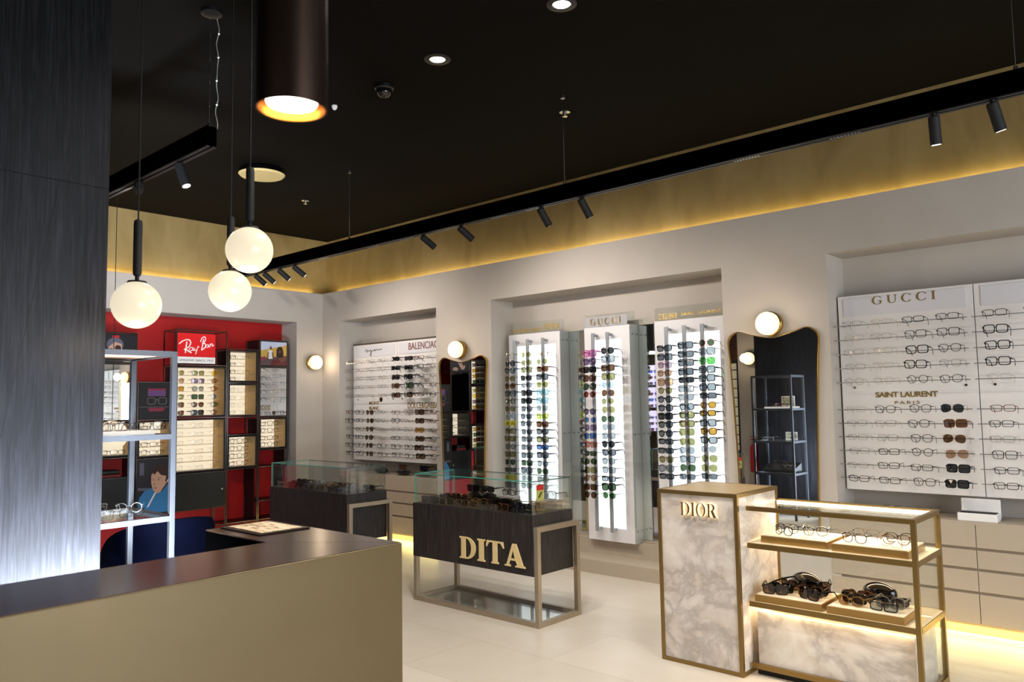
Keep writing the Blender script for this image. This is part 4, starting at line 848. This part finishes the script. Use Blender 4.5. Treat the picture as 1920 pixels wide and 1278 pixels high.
for s in (-1, 1):
    P = [(.53+s*(.17+.12*(abs(cos(a))**.5)*(1 if cos(a) > 0 else -1)), .50+.095*(abs(sin(a))**.5)*(1 if sin(a) > 0 else -1)) for a in [2*pi*i/24 for i in range(25)]]
    b.tube([(XF+.0075, 3.405+.34*u, 1.395+.365*v) for u, v in P], .0016, 5)
b.tube([(XF+.0075, 3.405+.34*u, 1.395+.365*v) for u, v in ((.48, .52), (.53, .54), (.58, .52))], .0016, 5); b.build('glasses', slv, pp)
poster('a', 1.97, 2.27, 'black poster of a tilted face in sunglasses on top of the shelving', dkp, [
    ('logo', mat('print_red', '#b01820', .5), [(.35, .86), (.55, .88), (.52, .97), (.33, .95)]), ('hair', grp, el(.42, .62, .24, .26)), ('face', sk, [(.2, .2), (.30, .06), (.44, .08), (.62, .40), (.60, .66), (.42, .72), (.25, .55)]), ('sunglasses', hr, el(.30, .38, .10, .10)), ('sunglasses', hr, el(.50, .50, .09, .11)), ('hand', sk, el(.78, .08, .16, .10))])
poster('e', 1.975, 2.275, 'bright poster of two people outdoors against a yellow wall', yel, [
    ('sky', sky, [(0, .62), (1, .88), (1, 1), (0, 1)]), ('ground', mat('print_ground', '#5a4a4c', .5), [(0, 0), (1, 0), (1, .42), (0, .30)]), ('car', pnk, [(0, .18), (.18, .24), (.18, .38), (0, .34)]),
    ('torso', wp, [(.25, .28), (.45, .28), (.44, .60), (.38, .66), (.32, .66), (.26, .58)]), ('arm', skd, [(.22, .20), (.26, .56), (.30, .58), (.28, .22)]), ('arm', skd, [(.42, .56), (.47, .56), (.50, .26), (.45, .26)]), ('head', skd, el(.375, .74, .045, .075)),
    ('hair', hr, [(.60, .35), (.60, .68), (.68, .80), (.80, .80), (.86, .66), (.88, .40), (.8, .3)]), ('face', skd, el(.72, .62, .055, .09)), ('sunglasses', dkp, [(.66, .62), (.78, .64), (.78, .68), (.66, .67)]), ('jacket', mat('print_maroon', '#5c2026', .5), [(.35, 0), (.45, .22), (.62, .30), (.70, .28), (.86, .34), (1, .22), (1, 0)]), ('hand', skd, [(.66, .30), (.98, .42), (.96, .26), (.80, .10)])])
# red sign
t = thing('brand_sign', 'red square sign with white script lettering over a white strip', 'sign', (XF, 4.0, 1.985))
ya, yb, z0, z1 = 3.795, 4.225, 1.985, 2.315
MB().box(XF-.05, XF, ya-.006, yb+.006, z0-.005, z1+.005).build('box', black_m, t)
MB().box(XF, XF+.003, ya, yb, z0+.072, z1).build('red_face', rred_m, t)
MB().box(XF, XF+.003, ya, yb, z0, z0+.070).build('white_face', rwht_m, t)
put_word('lettering', navy_m, t, ya+.015, yb-.02, z0+.022, z0+.046, XF+.003, depth=.001, face='+x', text='GENUINE SINCE 1937', offset=.01, spacing=1.1)
def stroke(b, pts, r):
    P = []
    q = [pts[0]]+list(pts)+[pts[-1]]
    for i in range(1, len(q)-2):
        for k in range(6):
            u = k/6; P.append(tuple(.5*((2*q[i][c])+(-q[i-1][c]+q[i+1][c])*u+(2*q[i-1][c]-5*q[i][c]+4*q[i+1][c]-q[i+2][c])*u*u+(-q[i-1][c]+3*q[i][c]-3*q[i+1][c]+q[i+2][c])*u**3) for c in (0, 1)))
    P.append(pts[-1])
    w = [(XF+.0036, ya+(px-755)/340*(yb-ya), z1-(py-315)/275*(z1-z0)) for px, py in P]
    b.tube(w, r, 6)
b = MB()
for pts, r in (([(768, 418), (795, 393), (830, 377), (858, 378), (870, 400), (860, 432), (838, 452), (812, 468)], .0062), ([(835, 395), (830, 440), (824, 498)], .0068), ([(826, 455), (848, 478), (878, 494)], .0062),
               ([(893, 447), (872, 446), (858, 462), (866, 478), (884, 468), (893, 448), (892, 470), (905, 470)], .0040), ([(906, 448), (908, 470), (922, 468), (932, 442)], .0040), ([(932, 442), (924, 475), (914, 506)], .0044),
               ([(985, 362), (978, 410), (968, 466)], .0062), ([(958, 392), (968, 358), (990, 342), (1003, 356), (996, 384), (974, 404)], .0052), ([(974, 404), (1000, 405), (1004, 428), (988, 452), (966, 466)], .0052),
               ([(1030, 412), (1014, 416), (1006, 434), (1018, 440), (1030, 424), (1031, 412), (1034, 434), (1044, 430)], .0040), ([(1044, 434), (1047, 404)], .0040), ([(1047, 420), (1058, 402), (1066, 408), (1066, 426), (1080, 414)], .0040), ([(932, 437), (938, 436), (944, 437)], .0072)):
    stroke(b, pts, r)
b.build('script_lettering', rwht_m, t)
eyc = thing('eyewear_case', 'black and red hard case on a shelf cube seen through the grey shelving unit', 'case', (-8.42, 3.16, .81))
MB().box(-8.50, -8.33, 3.06, 3.25, .812, .84).build('base', mat('case_red', '#6a0d0f', .4), eyc, bevel=.005); MB().box(-8.50, -8.33, 3.07, 3.24, .841, .885).build('lid', black_m, eyc, bevel=.012)
# ------------------------------------------------------------------ far room seen in the mirrors
lit_v = mat('lit_violet', '#ffffff', .5, emit=(.68, .62, 1), es=1.3)
t = thing('sunglasses_shelving', 'dark wall shelving with three violet lit bays of sunglasses, seen in the niche mirror', 'shelving unit', (-7.6, -.2, 0))
MB().box(-8.4, -6.9, -.5, -.30, 0, 2.4).build('carcass', mat('taupe', '#5d5044', .6), t)
for z in (.95, 1.37, 1.77): MB().box(-8.3, -7.0, -.30, -.29, z, z+.36).build('light_panel', lit_v, t); MB().box(-8.35, -6.95, -.29, -.08, z-.02, z).build('shelf', mat('taupe', '#5d5044', .6), t)
for a, z in enumerate((.95, 1.37, 1.77)):
    for r_ in range(3):
        for j in range(4):
            eyewear(S(random.choice(['sT:black:blue', 'rT:black:grey', 'vM:red:blue', 'sM:tortoise:brown'])), (-7.92+.17*j, -.16, z+.03+.105*r_ if r_ else z+.03), f"{ORD[j]} on {ORD[r_]} ledge, {['lowest', 'middle', 'top'][a]} violet bay", 'sunglasses in the violet lit bays', rz=pi, parts=False)
t = thing('ring_pendant', 'white glowing ring lamp hanging in the far room, seen in the niche mirror', 'ceiling light', (-7.30, .3, 2.32))
b = MB(); n = 36; b.tube([(-7.30+.14*cos(2*pi*i/n), .3+.14*sin(2*pi*i/n), 2.32) for i in range(n+1)], .02, 8); b.build('ring', mat('ring_lit', '#ffffff', .5, emit=(1, .97, .92), es=5), t, smooth='all')
MB().tube([(-7.30, .16, 2.32), (-7.30, .3, 2.6), (-7.30, .3, ZC)], .003, 5).build('wire', black_m, t)
t = thing('ledge_display', 'narrow cream ledge display on the near wall, seen in the tall mirror', 'display board', (-5.2, .9, .6))
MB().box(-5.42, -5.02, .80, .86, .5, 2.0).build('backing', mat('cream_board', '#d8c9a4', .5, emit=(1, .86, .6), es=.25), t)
b = MB()
for i in range(11): b.box(-5.42, -5.02, .86, .93, .60+.13*i, .612+.13*i)
b.box(-5.02, -5.00, .80, .96, .4, 2.05); b.build('ledges', black_m, t)
MB().box(-5.9, -5.0, .78, .97, 2.05, 3.2).build('header', noisy('dark_brown_header', [(.4, '#1c0f0b'), (.6, '#4a281c')], 6, (1, 1, 8), rough=.5), t)
# ------------------------------------------------------------------ tracks, spotlights, ceiling fittings
def rail(label, x0, x1, y, wires):
    t = thing('track_rail', label, 'track lighting', ((x0+x1)/2, y, 2.93))
    MB().box(x0, x1, y-.028, y+.028, 2.880, 2.986).build('rail', mat('rail_black'), t)
    b = MB(); 
    for s in (-1, 1): b.box(x0+.002, x1-.002, y+s*.017-.011, y+s*.017+.011, 2.874, 2.881)
    b.build('channel_lips', black_m, t)
    for x in wires:
        w_ = MB(); w_.tube([(x, y, 2.986), (x, y, ZC-.02)], .0022, 5); w_.lathe([(.012, 2.986), (.008, 3.01), (0, 3.01)], (x, y, 0), 10); w_.lathe([(.0, ZC-.03), (.016, ZC-.02), (.016, ZC)], (x, y, 0), 12); w_.build('suspension_wire', steel_m, t)
    return t
rail('long black suspended track running beside the gold band', -7.85, 1.5, 4.16, (-5.72, -3.25, -.6))
rail('shorter black suspended track above the reception side', -7.2, -3.87, 1.93, (-3.9, -5.9))
wv = thing('power_cable', 'thin wavy cable with small beads hanging from the ceiling rose to the shorter track', 'cable', (-3.89, 1.95, 3.0))
MB().tube([(-3.885+.006*sin(i*1.3), 1.965+.005*cos(i*.9), 2.986+i*(ZC-2.99)/24) for i in range(25)], .0022, 5).build('cable', mat('cable_grey', '#8d8d8d', .4), wv)
b = MB()
for i in range(5, 24, 5): b.ball((-3.885+.006*sin(i*1.3), 1.965+.005*cos(i*.9), 2.986+i*(ZC-2.99)/24), .006, 8)
b.build('beads', wht_m, wv)
MB().lathe([(.055, ZC), (.055, ZC-.02), (.03, ZC-.028), (0, ZC-.028)], (-3.87, 1.92, 0), 24).build('ceiling_rose', black_m, wv, smooth=True)
def spot(label, x, y, aim, pw, group=None, size=125, vis=True):
    t = thing('track_spotlight', label, 'spotlight', (x, y, 2.874), group=group)
    p0 = Vector((x, y, 2.85)); d = (Vector(aim)-p0).normalized(); c = p0+d*.02
    MB().tube([(x, y, 2.874), tuple(p0+Vector((0, 0, .0)))], .012, 10).build('bracket', black_m, t)
    a0 = p0-d*.015; a1 = p0+d*.125
    MB().tube([tuple(a0), tuple(a0+d*.006), tuple(a1)], [.020, .0265, .0265], 20, caps=True).build('body', mblk_m, t, smooth=True)
    b = MB(); b.tube([tuple(a1+d*.0005), tuple(a1+d*.001)], .021, 20); b.build('lens', lens_on, t)
    l = lamp('spot_beam', 'SPOT', tuple(a1+d*.02), pw*.66, (1, .92, .84), parent=None, spot_size=radians(size), spot_blend=1, shadow_soft_size=.03)
    l.rotation_euler = d.to_track_quat('-Z', 'Y').to_euler(); l.parent = t; l.matrix_parent_inverse = Matrix.Translation(t.location).inverted()
spots = [(-7.33, 'first of the four clustered near the corner', (-6.83, 5.7, 1.5), 24), (-7.16, 'second of the four clustered near the corner', (-6.66, 5.7, 1.5), 40), (-6.88, 'third of the four clustered near the corner', (-6.38, 5.7, 1.5), 45), (-6.61, 'fourth of the four clustered near the corner', (-6.1, 5.7, 1.6), 60),
         (-4.72, 'above the lettered case, nearer the corner', (-4.3, 5.6, 1.8), 90), (-4.28, 'above the lettered case, farther from the corner', (-3.8, 5.6, 1.7), 90), (-3.47, 'above the narrow lit panel, steep tilt', (-3.2, 5.3, 1.2), 26), (-3.11, 'beside the suspension wire', (-2.8, 5.4, 1.0), 26),
         (-.95, 'hanging straight down above the white box', (-1.0, 4.7, 0.5), 40), (-.70, 'tilted, last before the picture edge', (-.3, 4.9, .5), 40)]
for x, lab, aim, pw in spots: spot('black cylinder spotlight on the long track, '+lab, x, 4.16, aim, pw)
spot('lit black spotlight on the shorter track near its end', -4.24, 1.93, (-3.3, 2.4, .3), 30)
spot('black spotlight on the shorter track near the oak partition', -4.78, 1.93, (-8.5, 3.3, 2.9), 260)
for i in range(8):
    x = [-7.05, -5.45, -5.0, -3.95, -3.6, -2.0, -1.45, -6.2][i]
    b = MB()
    for k in range(9): b.box(x+k*.018, x+k*.018+.010, 4.150, 4.170, 2.8715, 2.874)
    tag(b.build('track_adapter', steel_m), 'small metal contact strip clipped under the long track', 'track adapter', 'contact strips under the long track')
def downlight(label, x, y, pw, group=None, r=.047, size=110):
    t = thing('downlight', label, 'ceiling light', (x, y, ZC), group=group)
    b = MB(); b.lathe([(r+.035, ZC-.001), (r+.035, ZC-.006), (r+.004, ZC-.010), (r, ZC-.004)], (x, y, 0), 32, caps=False); b.build('trim_ring', black_m, t, smooth=True)
    MB().lathe([(r, ZC-.003), (r*.98, ZC-.0045), (0, ZC-.006)], (x, y, 0), 28).build('diffuser', lens_on, t)
    l = lamp('downlight_beam', 'SPOT', (x, y, ZC-.03), pw, (1, .92, .82), parent=t, target=None, spot_size=radians(size), spot_blend=.8, shadow_soft_size=.05)
downlight('recessed round downlight nearest the dome camera', -3.44, 3.16, 150)
downlight('recessed round downlight at the very top of the picture', -2.47, 3.17, 150)
downlight('wide recessed downlight over the shop floor, just above the picture', -2.35, 2.45, 145, 'downlights outside the picture', size=150)  # added out of view to brighten the upper walls
for i, (x, y) in enumerate(((-1.0, 3.17), (.6, 3.17), (-1.2, .8), (.8, .8))): downlight('recessed downlight in the black ceiling outside the picture', x, y, 80, 'downlights outside the picture')
downlight('recessed downlight over the far room, seen only in mirrors', -7.0, 1.2, 55)
downlight('recessed downlight between the red wall and the counter', -6.2, 2.6, 45) if False else None
t = thing('detector', 'tiny white ceiling detector beside the foreground cylinder lamp', 'detector', (-4.52, 3.16, ZC)); MB().lathe([(.02, ZC), (.02, ZC-.015), (.01, ZC-.03), (0, ZC-.03)], (-4.52, 3.16, 0), 16).build('body', wht_m, t, smooth=True)
t = thing('dome_camera', 'glossy black dome camera on the ceiling', 'camera', (-4.0, 3.19, ZC)); MB().lathe([(.065, ZC), (.065, ZC-.02), (.055, ZC-.03)], (-4.0, 3.19, 0), 28).build('base', black_m, t, smooth=True); MB().lathe([(.054, ZC-.03), (.048, ZC-.055), (.03, ZC-.075), (0, ZC-.083)], (-4.0, 3.19, 0), 28).build('dome', gblk_m, t, smooth='all')
t = thing('round_vent', 'round brass lined disc hanging just under the ceiling behind the globe pendants', 'ceiling vent', (-6.21, 3.57, ZC))
MB().lathe([(.16, ZC), (.19, ZC-.02), (.20, ZC-.05), (.19, ZC-.055)], (-6.21, 3.57, 0), 40).build('collar', gblk_m, t, smooth=True); MB().lathe([(0, ZC-.075), (.12, ZC-.075), (.185, ZC-.07), (.20, ZC-.055), (.0, ZC-.05)][::-1], (-6.21, 3.57, 0), 40).build('disc', mat('vent_cream', '#d8c48c', .45, .2), t, smooth=True)
for x, y, lab in ((-6.89, 4.46, 'small chrome sprinkler head near the gold band corner'), (-3.43, 4.41, 'small chrome sprinkler head beside the suspension wire'), ):
    t = thing('sprinkler', lab, 'sprinkler', (x, y, ZC)); b = MB(); b.lathe([(.04, ZC), (.04, ZC-.004), (.012, ZC-.008), (.008, ZC-.03), (0, ZC-.03)], (x, y, 0), 20); b.build('escutcheon', steel_m, t, smooth=True); MB().lathe([(0, ZC-.032), (.02, ZC-.032), (.02, ZC-.035), (0, ZC-.035)], (x, y, 0), 16).build('deflector', steel_m, t)
# globe pendants
for i, (x, y, z, lab) in enumerate(((-3.22, 1.30, 1.918, 'opal globe pendant hanging lowest, closest to the oak partition'), (-3.344, 1.767, 2.032, 'opal globe pendant of middle height, overlapped by the highest one'), (-2.935, 1.634, 2.146, 'opal globe pendant hanging highest of the three'))):
    t = thing('globe_pendant', lab, 'pendant light', (x, y, z))
    MB().ball((x, y, z), .095, 40).build('globe', globe_m, t, smooth='all')
    b = MB(); zz = z+.091; b.lathe([(.038, zz), (.034, zz+.006), (.008, zz+.009), (.008, zz+.026), (.014, zz+.029), (.017, zz+.04), (.017, zz+.24), (.015, zz+.254), (.005, zz+.260), (.0, zz+.260)], (x, y, 0), 24); b.build('stem', mblk_m, t, smooth=True)
    MB().tube([(x, y, zz+.259), (x, y, ZC)], .0032, 6).build('cord', mblk_m, t)
    MB().lathe([(.05, ZC), (.05, ZC-.02), (0, ZC-.022)], (x, y, 0), 24).build('canopy', black_m, t, smooth=True)
    lamp('globe_glow', 'POINT', (x, y, z-.15), 3, WARM, parent=t, shadow_soft_size=.08)
# foreground cylinder pendant
c = Vector((0, 0, 1.5))+((547-960)/FPX*R_-(206-639)/FPX*U_+F_)*1.29
x, y, z = c; r = .0575
t = thing('cylinder_pendant', 'out of focus dark bronze cylinder lamp glowing orange inside, hanging in the foreground', 'pendant light', (x, y, z))
MB().lathe([(r-.003, z), (r, z), (r, z+.55), (.0, z+.55)], (x, y, 0), 40, caps=False).build('body', mat('dark_bronze', '#5c4a40', .28, .95), t, smooth=True)
MB().lathe([(r-.0035, z+.001), (r-.006, z+.03), (r*.72, z+.032)], (x, y, 0), 40, caps=False).build('inner_reflector', copper_m, t, smooth=True)
MB().lathe([(0, z+.008), (r*.70, z+.010), (r*.74, z+.018), (0, z+.028)], (x, y, 0), 32).build('diffuser', lens_on, t, smooth=True)
MB().tube([(x, y, z+.55), (x, y, ZC)], .004, 6).build('cord', mblk_m, t)
